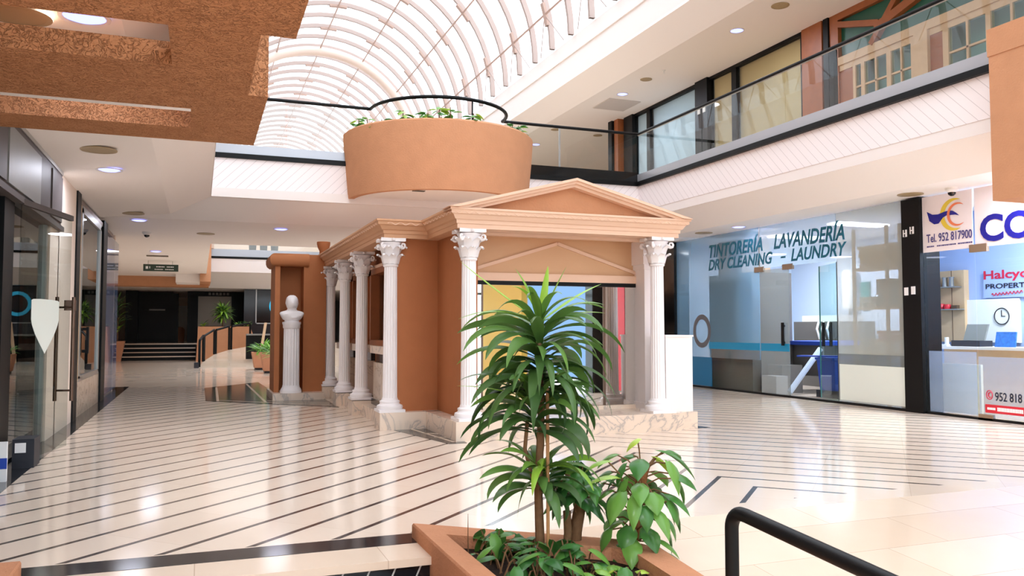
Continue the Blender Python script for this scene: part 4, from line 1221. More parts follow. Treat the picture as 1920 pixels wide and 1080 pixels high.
# estate agency
e1 = window_thing('estate agency window with white vinyl header, crescent logo and phone number', 8.1)
xbox('pane', 'glass', e1, 7.765, 8.56, 0.04, 2.96)
xbox('vinyl_header', 'white_vinyl', e1, 7.77, 8.555, 2.195, 2.96, XR-0.004, XR)
xbox('frost_film', 'film_lilac', e1, 7.77, 8.50, 0.04, 0.855, XR-0.004, XR)
text_mesh('Tel. 952 817900', 0.71, 0.115, (XR-0.007, 8.49, 2.325), NU, NV, NN, 'navy_text', e1, bold=0.01)
dsh = MB()
yy = 8.49; k = 0
while yy > 7.8:
    l_ = [0.035, 0.02, 0.028, 0.016][k % 4]; k += 1
    if k not in (5, 16): dsh.box(XR-0.006, XR-0.004, yy-l_, yy, 2.262, 2.280)
    yy -= l_+0.006
o = dsh.build('small_print', 'navy_text', e1); o['kind'] = 'stuff'
def crescent(cy, cz, ro, ri, dy, a0, a1, m, nm, xo):
    mb = MB(); vs_ = []; fs = []; n = 32
    for k in range(n+1):
        a = a0+(a1-a0)*k/n
        t = math.sin(PI*k/n)**0.7
        for r in (ro, ro-(ro-ri)*max(0.04, t)):
            vs_.append((XR-xo, cy-r*math.cos(a), cz+r*math.sin(a)))
    for k in range(n): fs.append((k*2, k*2+1, k*2+3, k*2+2))
    nv = len(vs_); vs_ += [(x+0.002, y, z) for x, y, z in vs_]; fs += [tuple(nv+i for i in f[::-1]) for f in fs]
    mb.add(vs_, fs); return mb.build(nm, m, e1)
crescent(8.05, 2.665, 0.215, 0.145, 0, math.radians(62), math.radians(298), 'yellow', 'yellow_crescent', 0.008)
wt = [(8.473, 2.751), (8.384, 2.702), (8.295, 2.695), (8.187, 2.718), (8.116, 2.724), (8.062, 2.714), (8.008, 2.68), (7.964, 2.641)]
wb = [(8.434, 2.619), (8.357, 2.567), (8.286, 2.57), (8.214, 2.642), (8.16, 2.663), (8.098, 2.661), (8.026, 2.658), (7.965, 2.64)]
wm = MB(); n = len(wt)
vs_ = [(XR-0.010, y, z) for y, z in wt+wb]+[(XR-0.0085, y, z) for y, z in wt+wb]
fs = [(k, k+1, n+k+1, n+k) for k in range(n-1)]
fs += [tuple(2*n+i for i in f[::-1]) for f in fs]
wm.add(vs_, fs); wm.build('blue_wave', 'navy', e1)
crescent(7.995, 2.66, 0.155, 0.115, 0, math.radians(50), math.radians(310), 'orange', 'orange_crescent', 0.012)
e2 = window_thing('estate agency door pane with big navy letters cut by the frame', 7.0, 'door', 'glass_door')
xbox('pane', 'glass', e2, 5.6, 7.745, 0.02, 2.96)
xbox('vinyl_header', 'white_vinyl', e2, 5.6, 7.74, 2.195, 2.96, XR-0.004, XR)
text_mesh('CO', 0.72, 0.345, (XR-0.008, 7.66, 2.25), NU, NV, NN, 'navy', e2, bold=0.03)
text_mesh('Tu', 0.16, 0.10, (XR-0.008, 7.40, 2.74), NU, NV, NN, 'navy_text', e2, bold=0.01)
xbox('patch_fitting', 'brass_fit', e2, 7.57, 7.82, 2.135, 2.235, XR-0.02, XR+0.03)
xbox('patch_fitting', 'brass_fit', e2, 7.55, 7.75, 0.0, 0.075, XR-0.02, XR+0.03)
xbox('frost_film', 'film_lilac', e2, 5.6, 7.74, 0.04, 0.80, XR-0.004, XR)
text_mesh('952 818', 0.36, 0.11, (XR-0.008, 7.515, 0.255), NU, NV, NN, 'dark_text', e2, bold=0.014)
mb = MB(); mb.tube([(XR-0.008, 7.595+0.042*math.cos(2*PI*k/24), 0.325+0.055*math.sin(2*PI*k/24)) for k in range(24)], 0.006, 6, True)
mb.build('phone_badge_ring', 'crimson', e2)
mb = MB(); mb.tube([(XR-0.008, 7.58, 0.355), (XR-0.008, 7.605, 0.345), (XR-0.008, 7.608, 0.31), (XR-0.008, 7.583, 0.295)], 0.009, 6); mb.build('phone_receiver', 'crimson', e2)
xbox('red_strip', 'red', e2, 6.6, 7.66, 0.10, 0.205, XR-0.007, XR-0.004)
stx = MB(); yy = 7.63; k = 0
while yy > 7.0:
    l_ = [0.02, 0.012, 0.026, 0.016, 0.022][k % 5]; k += 1; hh = 0.016 if k < 6 else 0.026
    if k not in (6, 22): stx.box(XR-0.009, XR-0.007, yy-l_, yy, 0.155-hh, 0.155+hh*0.8)
    yy -= l_+0.004
o = stx.build('white_print', 'label_white', e2); o['kind'] = 'stuff'
struct('trim_30', MB().box(XR-0.02, XR+0.03, 5.6, 8.56, 0.0, 0.03), 'black_paint')
# agency room
struct('wall_agency', MB().box(11.2, 11.3, 3.5, 10.42, 0, 2.98), 'room_blue')
lamp_panel(10.2, 7.2, 'panel lamp on the estate agency ceiling', 70, (0.84, 0.90, 1), 0.6, 0.6)
wp = thing('wood_wall_unit', 'pale wood panelled wall unit with thin shelves inside the estate agency', 'shelf unit', (11.1, 9.8, 0.9))
MB().box(11.1, 11.2, 9.46, 10.12, 0.95, 2.07).build('panel', 'wood_pale', wp)
for y in (9.68, 9.9): MB().box(11.095, 11.1, y, y+0.008, 0.95, 2.07).build('groove', 'cork', wp)
MB().box(10.95, 11.1, 9.5, 9.95, 1.80, 1.815).build('shelf', 'alu', wp)
MB().box(10.95, 11.1, 9.46, 9.95, 1.45, 1.465).build('shelf', 'alu', wp)
for i, y in enumerate((9.85, 9.72, 9.60)):
    tag(MB().lathe([(0.0, 0), (0.04, 0), (0.035, 0.12), (0.045, 0.15), (0.0, 0.15)], (11.0, y, 1.815), 12, cap=False).build('steel_mug', 'machine_steel', None, True), ['left', 'middle', 'right'][i]+'most of three steel beakers on the upper agency shelf', 'beaker', 'steel beakers')
mb = MB(); mb.lathe([(0.0, 0), (0.05, 0), (0.065, 0.03), (0.05, 0.08), (0.0, 0.09)], (11.0, 9.80, 1.465), 12, cap=False); mb.lathe([(0.0, 0), (0.05, 0), (0.06, 0.03), (0.045, 0.07), (0.0, 0.08)], (11.0, 9.68, 1.465), 12, cap=False)
tag(mb.build('red_ornament', 'red', None, True), 'red ornament on the lower agency shelf', 'ornament')
tag(MB().box(10.98, 11.04, 9.5, 9.6, 1.465, 1.52).build('name_plate', 'cork'), 'small dark block on the lower agency shelf beside the red ornament', 'block')
sg = thing('agency_sign', 'blue lit sign with crimson and navy lettering inside the estate agency', 'sign', (11.15, 8.8, 1.8))
MB().box(11.15, 11.2, 7.2, 9.16, 1.62, 2.03).build('panel', 'room_blue', sg)
text_mesh('Halcyon', 0.86, 0.17, (11.145, 9.15, 1.86), NU, NV, NN, 'crimson', sg, bold=0.02)
text_mesh('PROPERTIES', 0.82, 0.075, (11.145, 9.12, 1.755), NU, NV, NN, 'dark_text', sg, bold=0.015)
sc_ = MB(); pts = [(11.14, 9.02-0.5*k/60, 1.665+0.02*math.sin(k*0.9)+0.03*k/60) for k in range(61)]
sc_.tube(pts, 0.006, 5); sc_.build('script_line', 'crimson', sg)
tag(MB().box(11.15, 11.199, 8.60, 9.46, 0.95, 1.60).build('white_board', 'paper'), 'white board on the agency back wall below the blue sign', 'board')
ck = thing('wall_clock', 'round wall clock with dark rim on the white agency board', 'clock', (11.14, 8.86, 1.34))
mb = MB(); mb.tube([(11.135, 8.86+0.12*math.cos(2*PI*k/28), 1.34+0.12*math.sin(2*PI*k/28)) for k in range(28)], 0.008, 6, True); mb.build('rim', 'bin_dark', ck)
mb = MB(); mb.add([(11.14, 8.86+0.12*math.cos(2*PI*k/28), 1.34+0.12*math.sin(2*PI*k/28)) for k in range(28)]+[(11.148, 8.86+0.12*math.cos(2*PI*k/28), 1.34+0.12*math.sin(2*PI*k/28)) for k in range(28)], [tuple(range(28))]+[tuple(range(55, 27, -1))]+[(k, (k+1) % 28, 28+(k+1) % 28, 28+k) for k in range(28)]); mb.build('face', 'paper', ck)
MB().box(11.13, 11.135, 8.855, 8.865, 1.34, 1.43).build('hand', 'bin_dark', ck)
MB().box(11.13, 11.135, 8.80, 8.865, 1.335, 1.345).build('hand', 'bin_dark', ck)
ct = thing('agency_counter', 'white-topped wooden counter inside the estate agency', 'counter', (10.5, 8.5, 0))
MB().box(10.2, 10.8, 6.9, 9.2, 0.86, 0.90).build('top', 'paint_white', ct)
MB().box(10.3, 10.75, 6.95, 9.15, 0.0, 0.86).build('front', 'wood_pale', ct)
tag(MB().prism([(10.3, 8.55), (10.55, 8.55), (10.55, 9.02), (10.3, 9.02)], 0.90, 0.985).build('black_tray', 'bin_dark'), 'long black tray on the agency counter', 'tray')
tag(MB().add([(10.60, 8.75, 0.90), (10.60, 9.1, 0.90), (10.72, 9.1, 1.22), (10.72, 8.75, 1.22), (10.63, 8.75, 0.90), (10.63, 9.1, 0.90), (10.75, 9.1, 1.22), (10.75, 8.75, 1.22)], [(0, 1, 2, 3), (7, 6, 5, 4), (0, 3, 7, 4), (1, 5, 6, 2), (2, 6, 7, 3), (0, 4, 5, 1)]).build('laptop_stand', 'room_grey'), 'grey upright panel behind the black tray on the agency counter', 'panel')
ph = thing('desk_phone', 'small white phone on the agency counter, left end', 'phone', (10.26, 9.05, 0.90))
MB().box(10.22, 10.29, 9.03, 9.12, 0.90, 0.93).build('base', 'plastic_white', ph)
MB().box(10.23, 10.28, 9.04, 9.07, 0.93, 1.03).build('handset', 'plastic_white', ph)
bk = thing('brochure', 'blue landscape brochure propped on the agency counter', 'brochure', (10.4, 8.18, 0.90))
MB().add([(10.35, 8.05, 0.90), (10.35, 8.36, 0.90), (10.42, 8.38, 1.11), (10.42, 8.08, 1.11), (10.37, 8.05, 0.90), (10.37, 8.36, 0.90), (10.44, 8.38, 1.11), (10.44, 8.08, 1.11)], [(0, 1, 2, 3), (7, 6, 5, 4), (0, 3, 7, 4), (1, 5, 6, 2), (2, 6, 7, 3), (0, 4, 5, 1)]).build('cover', 'poster_blue', bk)
po = tag(MB().box(9.62, 9.66, 7.98, 8.62, 0.02, 0.68).build('poster_board', 'poster_cream'), 'cream floor poster standing behind the frosted agency glass', 'poster')
mb = MB()

# ============================================================ LEFT shops
lf = thing('fascia_box', 'dark metal sign box with blank grey panels above the left glass door', 'fascia', (XL, 8, 2.3))
MB().box(XL-0.1, XL+0.02, -2, 10.2, 2.27, 2.87).build('box', 'fascia_metal', lf)
MB().box(XL+0.02, XL+0.035, 7.45, 8.85, 2.31, 2.78).build('grey_panel', 'panel_grey', lf)
MB().box(XL+0.02, XL+0.035, 9.5, 10.15, 2.31, 2.80).build('dark_panel', 'fascia_metal', lf)
MB().box(XL+0.02, XL+0.035, 5.6, 7.38, 2.31, 2.78).build('dark_panel', 'fascia_metal', lf)
MB().box(XL-0.1, XL+0.05, -2, 10.22, 2.22, 2.27).build('bottom_rail', 'fascia_metal', lf)
MB().box(XL-0.05, XL+0.03, -2, 10.22, 2.84, 2.88).build('top_rail', 'alu', lf)
s1 = thing('left_shopfront', 'dark recessed shopfront under the metal sign box at the left edge', 'shopfront', (XL, 7, 0))
MB().box(XL-0.12, XL-0.02, 7.62, 8.0, 0, 2.22).build('post', 'black_paint', s1)
MB().box(XL-0.12, XL-0.02, 6.9, 7.2, 0, 2.0).build('post', 'black_paint', s1)
MB().box(XL-0.10, XL-0.04, 7.45, 7.5, 0, 2.22).build('post', 'alu', s1)
MB().box(XL-0.07, XL-0.055, 8.0, 9.6, 0.03, 2.22).build('pane', 'glass_dark', s1)
MB().box(XL-0.07, XL-0.055, 3.0, 7.45, 0.03, 2.22).build('pane', 'glass_dark', s1)
MB().box(XL-0.1, XL-0.02, 9.58, 9.66, 0, 2.22).build('frame', 'alu', s1)
MB().box(XL-0.12, XL, 9.66, 10.25, 0, 2.25).build('return_wall', 'wall_cream', s1)
MB().box(XL-0.6, XL-0.58, 8.2, 8.7, 1.65, 1.95).build('poster', 'label_white', s1)
MB().box(XL-0.6, XL-0.58, 8.25, 8.6, 1.35, 1.55).build('poster', 'paper', s1)
gd = thing('glass_door', 'ajar left glass door with a pale shield sticker and bronze bar handles', 'door', (XL, 8.0, 0))
p0 = Vector((-1.43, 8.0)); p1 = Vector((-1.19, 9.08)); d = (p1-p0).normalized(); nn = Vector((d.y, -d.x))
q = [p0+nn*0.006, p1+nn*0.006, p1-nn*0.006, p0-nn*0.006]
MB().prism([tuple(v) for v in q], 0.02, 2.21).build('leaf', 'glass_smoke', gd)
q = [p0+nn*0.02, p1+nn*0.02, p1-nn*0.02, p0-nn*0.02]
MB().prism([tuple(v) for v in q], 2.21, 2.26).build('top_rail', 'fascia_metal', gd)
shd = [(-0.5, 1.0), (-0.44, 1.04), (-0.2, 1.06), (0.2, 1.06), (0.44, 1.04), (0.5, 1.0), (0.5, 0.3), (0.46, 0.1), (0.36, -0.2), (0.2, -0.55), (0.0, -0.95), (-0.2, -0.55), (-0.36, -0.2), (-0.46, 0.1), (-0.5, 0.3)]
c = p0.lerp(p1, 0.48); vs_ = []
for o in (0.0065, 0.009):
    for u, v in shd:
        pp = c+d*(u*0.60)+nn*o; vs_.append((pp.x, pp.y, 1.16+v*0.245))
n = len(shd)
MB().add(vs_, [tuple(range(n-1, -1, -1)), tuple(range(n, 2*n))]+[(i, (i+1) % n, n+(i+1) % n, n+i) for i in range(n)]).build('shield_sticker', 'frost_panel', gd)
for sgn in (1, -1):
    hp = p1-d*0.10+nn*(0.075*sgn)
    h = MB(); h.tube([(hp.x, hp.y, 0.46), (hp.x, hp.y, 1.46)], 0.017, 10)
    for z in (0.56, 1.36):
        mp = p1-d*0.10; h.tube([(mp.x, mp.y, z), (hp.x, hp.y, z)], 0.010, 8)
    h.build('bar_handle', 'bronze', gd, True)
MB().box(hp.x+0.06, hp.x+0.16, hp.y+0.0, hp.y+0.05, 1.33, 1.43).build('lock', 'bronze', gd)
s2 = thing('left_shopfront', 'black-framed left shopfront with grey glass door and marble base', 'shopfront', (XL, 13, 0))
MB().box(XL-0.13, XL+0.02, 11.5, 11.82, 0, 2.885).build('post', 'black_paint', s2)
MB().box(XL-0.13, XL+0.02, 14.55, 15.1, 0, 2.885).build('post', 'black_paint', s2)
fr_ = MB(); fr_.box(XL-0.06, XL, 12.14, 12.24, 0.5, 2.75); fr_.box(XL-0.06, XL, 14.28, 14.40, 0.5, 2.75); fr_.box(XL-0.06, XL, 12.14, 14.4, 2.69, 2.78); fr_.box(XL-0.06, XL, 12.14, 14.4, 0.46, 0.53)
fr_.build('frame', 'alu', s2)
MB().box(XL-0.04, XL-0.025, 12.2, 14.3, 0.5, 2.72).build('pane', 'glass_dark', s2)
MB().box(XL-0.06, XL-0.01, 11.82, 14.55, 0.0, 0.47).build('marble_base', 'marble_panel', s2)
MB().box(XL-0.08, XL-0.01, 11.82, 12.14, 0.47, 2.8).build('jamb', 'wood_pale', s2)
MB().box(XL-0.10, XL+0.0, 11.8, 16.2, 2.78, 2.84).build('head', 'bronze', s2)
hd = MB(); hd.box(XL+0.03, XL+0.06, 12.52, 12.60, 0.82, 1.18); hd.box(XL-0.02, XL+0.05, 12.53, 12.59, 0.83, 0.87); hd.box(XL-0.02, XL+0.05, 12.53, 12.59, 1.13, 1.17)
hd.build('handle', 'black_paint', s2)
MB().box(XL-0.05, XL-0.03, 15.1, 17.7, 0.03, 2.8).build('side_pane', 'film_blue_thin', s2)
MB().box(XL-0.6, XL-0.55, 11.8, 17.7, 0, 2.85).build('inner_wall', 'grey_store', s2)
bx = thing('floor_box', 'small black box with a white label on the floor strip at the left edge', 'box', (-1.3, 8.0, 0))
MB().box(-1.42, -1.26, 7.85, 8.12, 0.003, 0.24).build('body', 'bin_dark', bx)
MB().box(-1.40, -1.32, 7.845, 7.85, 0.13, 0.21).build('label_plate', 'label_white', bx)
sb = thing('floor_sign', 'white and blue standing board cut by the left edge', 'sign', (-1.5, 7.2, 0))
MB().box(-1.44, -1.335, 7.2, 7.23, 0.003, 0.30).build('board', 'label_white', sb)
MB().box(-1.44, -1.333, 7.195, 7.2, 0.10, 0.18).build('blue_band', 'machine_blue', sb)

# ============================================================ FAR END
for i in range(4):
    struct('floor.%03d' % (10+i), MB().box(-5, -0.1, 33.0+0.32*i, 38, 0.15*i, 0.15*(i+1)), 'black_paint')
    struct('trim_%d' % (40+i), MB().box(-5, -0.1, 32.98+0.32*i, 33.02+0.32*i, 0.15*(i+1)-0.035, 0.15*(i+1)+0.004), 'plain_tile')
struct('floor.020', MB().box(-5, 8, 34.0, 46, 0.55, 0.604), 'plain_tile')
pth = [(0.02, 26.3), (0.14, 27.4), (0.5, 28.9), (1.0, 29.9), (1.75, 30.8)]
def rz(y): return min(0.6, max(0.0, (y-26.2)/5.0*0.6))
rp = MB(); vs_ = []; fs = []
for x, y in [(0.02, 26.2)]+pth+[(2.6, 31.3)]:
    vs_ += [(x, y, rz(y)), (9.0, y, rz(y)), (x, y, -0.1), (9.0, y, -0.1)]
for k in range(len(pth)+1):
    a = k*4; b_ = a+4
    fs += [(a, a+1, b_+1, b_), (a, b_, b_+2, a+2)]
rp.add(vs_, fs)
struct('floor.021', rp, 'plain_tile')
fr = thing('ramp_railing', 'curved black railing along the far cream ramp', 'railing', (0.05, 26.2, 0))
for (xa, ya), (xb, yb) in zip(pth[:-1], pth[1:]):
    za, zb = rz(ya), rz(yb); dx, dy = (xb-xa)*0.06, (yb-ya)*0.06
    MB().tube([(xa+dx, ya+dy, za), (xa+dx, ya+dy, za+0.74), (xa+dx*1.5, ya+dy*1.5, za+0.80), (xb-dx*1.5, yb-dy*1.5, zb+0.80), (xb-dx, yb-dy, zb+0.74), (xb-dx, yb-dy, zb)], 0.036, 8).build('loop_rail', 'black_paint', fr, True)
tag(MB().box(-0.12, 0.02, 26.1, 26.3, 0, 0.16).build('rail_foot', 'bin_dark'), 'dark box at the foot of the far ramp railing', 'box')
fp = thing('trough_planter', 'long terracotta trough planter behind the far ramp railing', 'planter', (0.9, 31.9, 0.0))
mb = MB(); mb.add([(-0.08, 31.6, 0.0), (2.2, 31.6, 0.0), (2.2, 32.3, 0.0), (-0.08, 32.3, 0.0), (-0.03, 31.4, 1.24), (1.74, 31.4, 1.24), (1.74, 32.3, 1.24), (-0.03, 32.3, 1.24)], [(0, 3, 2, 1), (4, 5, 6, 7), (0, 1, 5, 4), (1, 2, 6, 5), (2, 3, 7, 6), (3, 0, 4, 7)])
mb.build('shell', 'stucco', fp)
MB().box(0.02, 1.7, 31.45, 32.25, 1.2, 1.26).build('soil', 'soil', fp)
def bush(name, label, x, y, z, h, r, n, mat='leaf_dracaena', ln=(0.3, 0.5), wd=0.06, stem=True, grp=None, el=(0.1, 1.2)):
    t = thing(name, label, 'plant', (x, y, z), grp)
    f = MB()
    for k in range(n):
        az = R.uniform(0, 2*PI); zz = z+h+R.uniform(-0.5, 0.5)*r
        strap(f, (x, y, zz), az, R.uniform(*el), R.uniform(*ln), wd, R.uniform(0.5, 1.6), R.uniform(0.1, 1.0), seg=5)
    f.build('foliage', mat, t, True)
    if stem: MB().tube([(x, y, z-0.02), (x+0.01, y, z+h)], 0.025, 7).build('stem', 'bark', t)
    return t
bush('potted_tree', 'round-crowned small tree in the far trough planter', 0.80, 31.9, 1.25, 0.45, 0.30, 150, ln=(0.35, 0.55), wd=0.08, el=(-0.3, 1.5))
for i, (x, lb) in enumerate(((0.15, 'left'), (1.35, 'right'), (1.65, 'far right'))):
    bush('trough_plant', 'low green plant at the '+lb+' end of the far trough planter', x, 31.8, 1.25, 0.05, 0.1, 22, 'leaf_pothos', (0.15, 0.28), 0.07, False)
# corner planter left of the far steps
cp = thing('corner_planter', 'tapered terracotta planter left of the far steps', 'planter', (-3.0, 32.4, 0))
mb = MB(); mb.lathe([(0.18, 0), (0.36, 0.72), (0.30, 0.72), (0.28, 0.66)], (-2.72, 32.5, 0), 4, a0=PI/4); mb.build('shell', 'pot_terracotta', cp)
bush('potted_palm', 'leafy plant rising from the tapered planter by the far steps', -2.72, 32.5, 0.66, 0.9, 1.2, 60, ln=(0.4, 0.6))
# trio of pots
for i, (x, y, lb) in enumerate(((1.50, 24.5, 'farthest'), (1.62, 22.6, 'middle'), (1.72, 20.4, 'nearest'))):
    t = thing('square_pot', lb+' of three square terracotta pots left of the niche', 'pot', (x, y, 0))
    MB().lathe([(0.34, 0.06), (0.44, 0.50), (0.36, 0.50), (0.34, 0.42)], (x+0.22, y, 0), 4, a0=PI/4).build('shell', 'pot_terracotta', t)
    MB().box(x, x+0.44, y-0.2, y+0.2, 0, 0.06).build('feet', 'bin_dark', t)
    bush('fern', 'bright green fern in the '+lb+' square pot', x+0.22, y, 0.46, 0.02, 0.05, 60, 'leaf_fern', (0.4, 0.62), 0.06, False, 'ferns in square pots')
# far shop fronts
fs1 = thing('far_shopfront', 'black shopfront at the top of the far steps', 'shopfront', (-1.8, 37, 0.6))
MB().box(-2.75, -2.3, 36.2, 36.5, 0.6, 2.69).build('post', 'black_paint', fs1)
MB().box(-2.3, -1.0, 36.4, 36.5, 0.6, 2.66).build('shutter', 'black_paint', fs1)
MB().box(-1.0, -0.8, 36.2, 36.5, 0.6, 2.6).build('post', 'black_paint', fs1)
MB().box(-1.9, -1.3, 36.38, 36.4, 1.9, 1.96).build('bar', 'room_grey', fs1)
fs2 = thing('far_shopfront', 'black shopfront with a grey lit panel behind the far trough planter', 'shopfront', (0.8, 37, 0.6))
MB().box(-0.45, -0.05, 36.2, 36.5, 0.6, 2.69).build('post', 'black_paint', fs2)
MB().box(1.25, 1.95, 36.0, 36.5, 0.6, 2.69).build('post', 'black_paint', fs2)
MB().box(-0.05, 1.25, 36.3, 36.4, 0.6, 2.5).build('grey_panel', 'grey_store', fs2)
MB().box(-0.45, 2.0, 36.1, 36.5, 2.5, 2.69).build('header', 'black_paint', fs2)
for i in range(6): MB().box(0.35+0.14*i, 0.44+0.14*i, 36.08, 36.1, 2.55, 2.65).build('letter', 'room_grey', fs2)
fs3 = thing('kiosk_screen', 'dark display kiosk with a framed screen and cyan ring beside the niche', 'kiosk', (2.6, 33.0, 0))
MB().box(1.62, 5.0, 33.6, 33.9, 0, 3.2).build('body', 'screen_dark', fs3)
fr2 = MB(); fr2.box(2.05, 2.09, 33.55, 33.6, 1.35, 2.95); fr2.box(2.05, 4.2, 33.55, 33.6, 2.91, 2.95); fr2.box(2.05, 4.2, 33.55, 33.6, 1.35, 1.39)
fr2.build('screen_frame', 'alu', fs3)
MB().box(2.09, 4.2, 33.57, 33.6, 1.39, 2.91).build('screen', 'black_gloss', fs3)
mb = MB(); mb.tube([(3.0+0.38*math.cos(2*PI*k/32), 33.55, 2.05+0.38*math.sin(2*PI*k/32)) for k in range(32)], 0.06, 8, True); mb.build('cyan_ring', 'screen_glow', fs3, True)
bd = thing('brochure_display', 'wooden board leaning on a black stand among the far pots', 'stand', (1.95, 26.5, 0))
MB().add([(1.72, 26.5, 0.2), (1.80, 26.5, 0.2), (1.98, 26.7, 1.35), (1.90, 26.7, 1.35), (1.72, 26.54, 0.2), (1.80, 26.54, 0.2), (1.98, 26.74, 1.35), (1.90, 26.74, 1.35)], [(0, 1, 2, 3), (7, 6, 5, 4), (0, 4, 5, 1), (1, 5, 6, 2), (2, 6, 7, 3), (3, 7, 4, 0)]).build('board', 'wood_pale', bd)
MB().box(1.4, 3.2, 27.4, 27.5, 0.2, 0.95).build('stand', 'black_paint', bd)
MB().box(1.4, 3.2, 27.3, 27.5, 0.95, 1.0).build('shelf', 'room_grey', bd)
# far stucco beams and the glazed end
t = thing('stucco_beam', 'far terracotta beam across the far steps', 'beam', (-1, 31, 2.75))
MB().box(-5, 0.3, 31.0, 31.9, 2.64, 3.0).build('slab', 'stucco', t)
t = thing('stucco_beam', 'far stepped terracotta end block above the far railing', 'beam', (0.2, 30, 2.7))
MB().box(0.0, 0.34, 29.0, 31.9, 2.72, 4.1).build('slab', 'stucco', t)
MB().box(-0.75, 0.0, 29.4, 31.0, 2.7, 3.4).build('inner_slab', 'ceiling_white', t)
struct('wall_far.002', MB().box(-5, 0.0, 44.0, 44.2, 0.6, 2.7), 'wall_cream')
dw_ = thing('far_door', 'white door with red object beyond the dark far corridor', 'door', (-0.5, 43.9, 0.6))
MB().box(-0.95, -0.35, 43.9, 44.0, 0.6, 2.3).build('leaf', 'plastic_white', dw_)
MB().box(-1.05, -0.95, 43.88, 44.0, 0.6, 2.4).build('jamb', 'room_grey', dw_)
bw = tag(MB().lathe([(0.25, 0), (0.28, 0.5), (0.2, 0.62), (0.0, 0.65)], (-0.85, 38.5, 0.604), 12, cap=False).build('barrel', 'pot_terracotta', None, True), 'brown rounded barrel in the far dark corridor', 'barrel')
# hanging sign
hs = thing('hanging_sign', 'dark green hanging direction sign with white lettering in the left gallery', 'sign', (-1.1, 24, 2.75))
MB().box(-1.42, -0.55, 24.0, 24.03, 2.70, 2.885).build('board', 'sign_green', hs)
for x in (-1.3, -0.7): MB().tube([(x, 24.015, 2.88), (x, 24.015, 2.98)], 0.006, 6).build('rod', 'alu', hs)
pg = MB(); pg.box(-1.36, -1.30, 23.995, 24.0, 2.76, 2.83); pg.box(-1.27, -1.25, 23.995, 24.0, 2.77, 2.83); pg.build('pictogram', 'label_white', hs)
dm = MB()
for x0, x1, z, k0 in ((-1.10, -0.68, 2.82, 0.028), (-1.14, -0.66, 2.75, 0.022)):
    x = x0; k = 0
    while x < x1:
        w_ = [0.03, 0.018, 0.036, 0.024][k % 4]; k += 1
        if k % 7: dm.box(x, x+w_, 23.995, 24.0, z-k0*0.5, z+k0*0.5)
        x += w_+0.01
o = dm.build('white_print', 'label_white', hs); o['kind'] = 'stuff'

# ============================================================ FOREGROUND
fpz = 0.08
def planter_ring(t, outer, inner, zb, zt):
    mb = MB(); n = len(outer); bev = 0.012
    oc = Vector((sum(p[0] for p in outer)/n, sum(p[1] for p in outer)/n))
    ob_ = [tuple(Vector(p)+(oc-Vector(p)).normalized()*bev) for p in outer]
    vs_ = [(x, y, zb) for x, y in outer]+[(x, y, zt-bev) for x, y in outer]+[(x, y, zt) for x, y in ob_]+[(x, y, zt) for x, y in inner]+[(x, y, zt-0.25) for x, y in inner]
    fs = []
    for r in range(4):
        for i in range(n): fs.append((r*n+i, r*n+(i+1) % n, (r+1)*n+(i+1) % n, (r+1)*n+i))
    mb.add(vs_, fs); return mb.build('shell', 'stucco_planter', t)
pt_ = thing('planter_box', 'large brown stucco planter in the foreground holding tall green plants', 'planter', (1.6, 3.4, -0.45))
outer = [(1.12, 4.51), (2.04, 3.79), (2.14, 3.58), (2.08, 3.1), (2.02, 2.5), (1.12, 2.5)]
inner = [(1.225, 4.20), (1.91, 3.66), (1.97, 3.52), (1.93, 3.1), (1.88, 2.62), (1.225, 2.62)]
planter_ring(pt_, outer, inner, -0.75, fpz)
so = MB(); so.prism(inner, -0.2, 0.015)
so.build('soil', 'soil', pt_)
pl2 = thing('planter_box', 'brown stucco planter corner at the bottom left edge', 'planter', (-1.1, 3.4, -0.45))
planter_ring(pl2, [(-0.75, 4.43), (-0.75, 2.5), (-1.44, 2.5), (-1.44, 4.43)], [(-0.87, 4.30), (-0.87, 2.62), (-1.34, 2.62), (-1.34, 4.30)], -0.75, fpz)
MB().box(-1.34, -0.87, 2.62, 4.30, -0.2, 0.015).build('soil', 'soil', pl2)
ep = thing('edge_plant', 'plant showing only leaf tips at the left edge', 'plant', (-1.1, 3.9, 0.015))
f = MB()
for (az, el, ln, z, tn) in ((0.2, 0.35, 0.30, 0.45, 0.9), (-0.1, 0.1, 0.30, 0.23, 0.8), (2.4, 0.5, 0.35, 0.4, 0.5), (1.6, 0.4, 0.35, 0.4, 0.5), (-2.2, 0.3, 0.4, 0.3, 0.4), (3.6, 0.6, 0.35, 0.35, 0.6)):
    heart(f, (-1.2, 4.0, z), az, el, ln, 0.09, tn)
f.build('foliage', 'leaf_pothos', ep, True)
MB().tube([(-1.2, 4.0, 0.0), (-1.2, 4.0, 0.5)], 0.012, 6).build('stem', 'bark', ep)

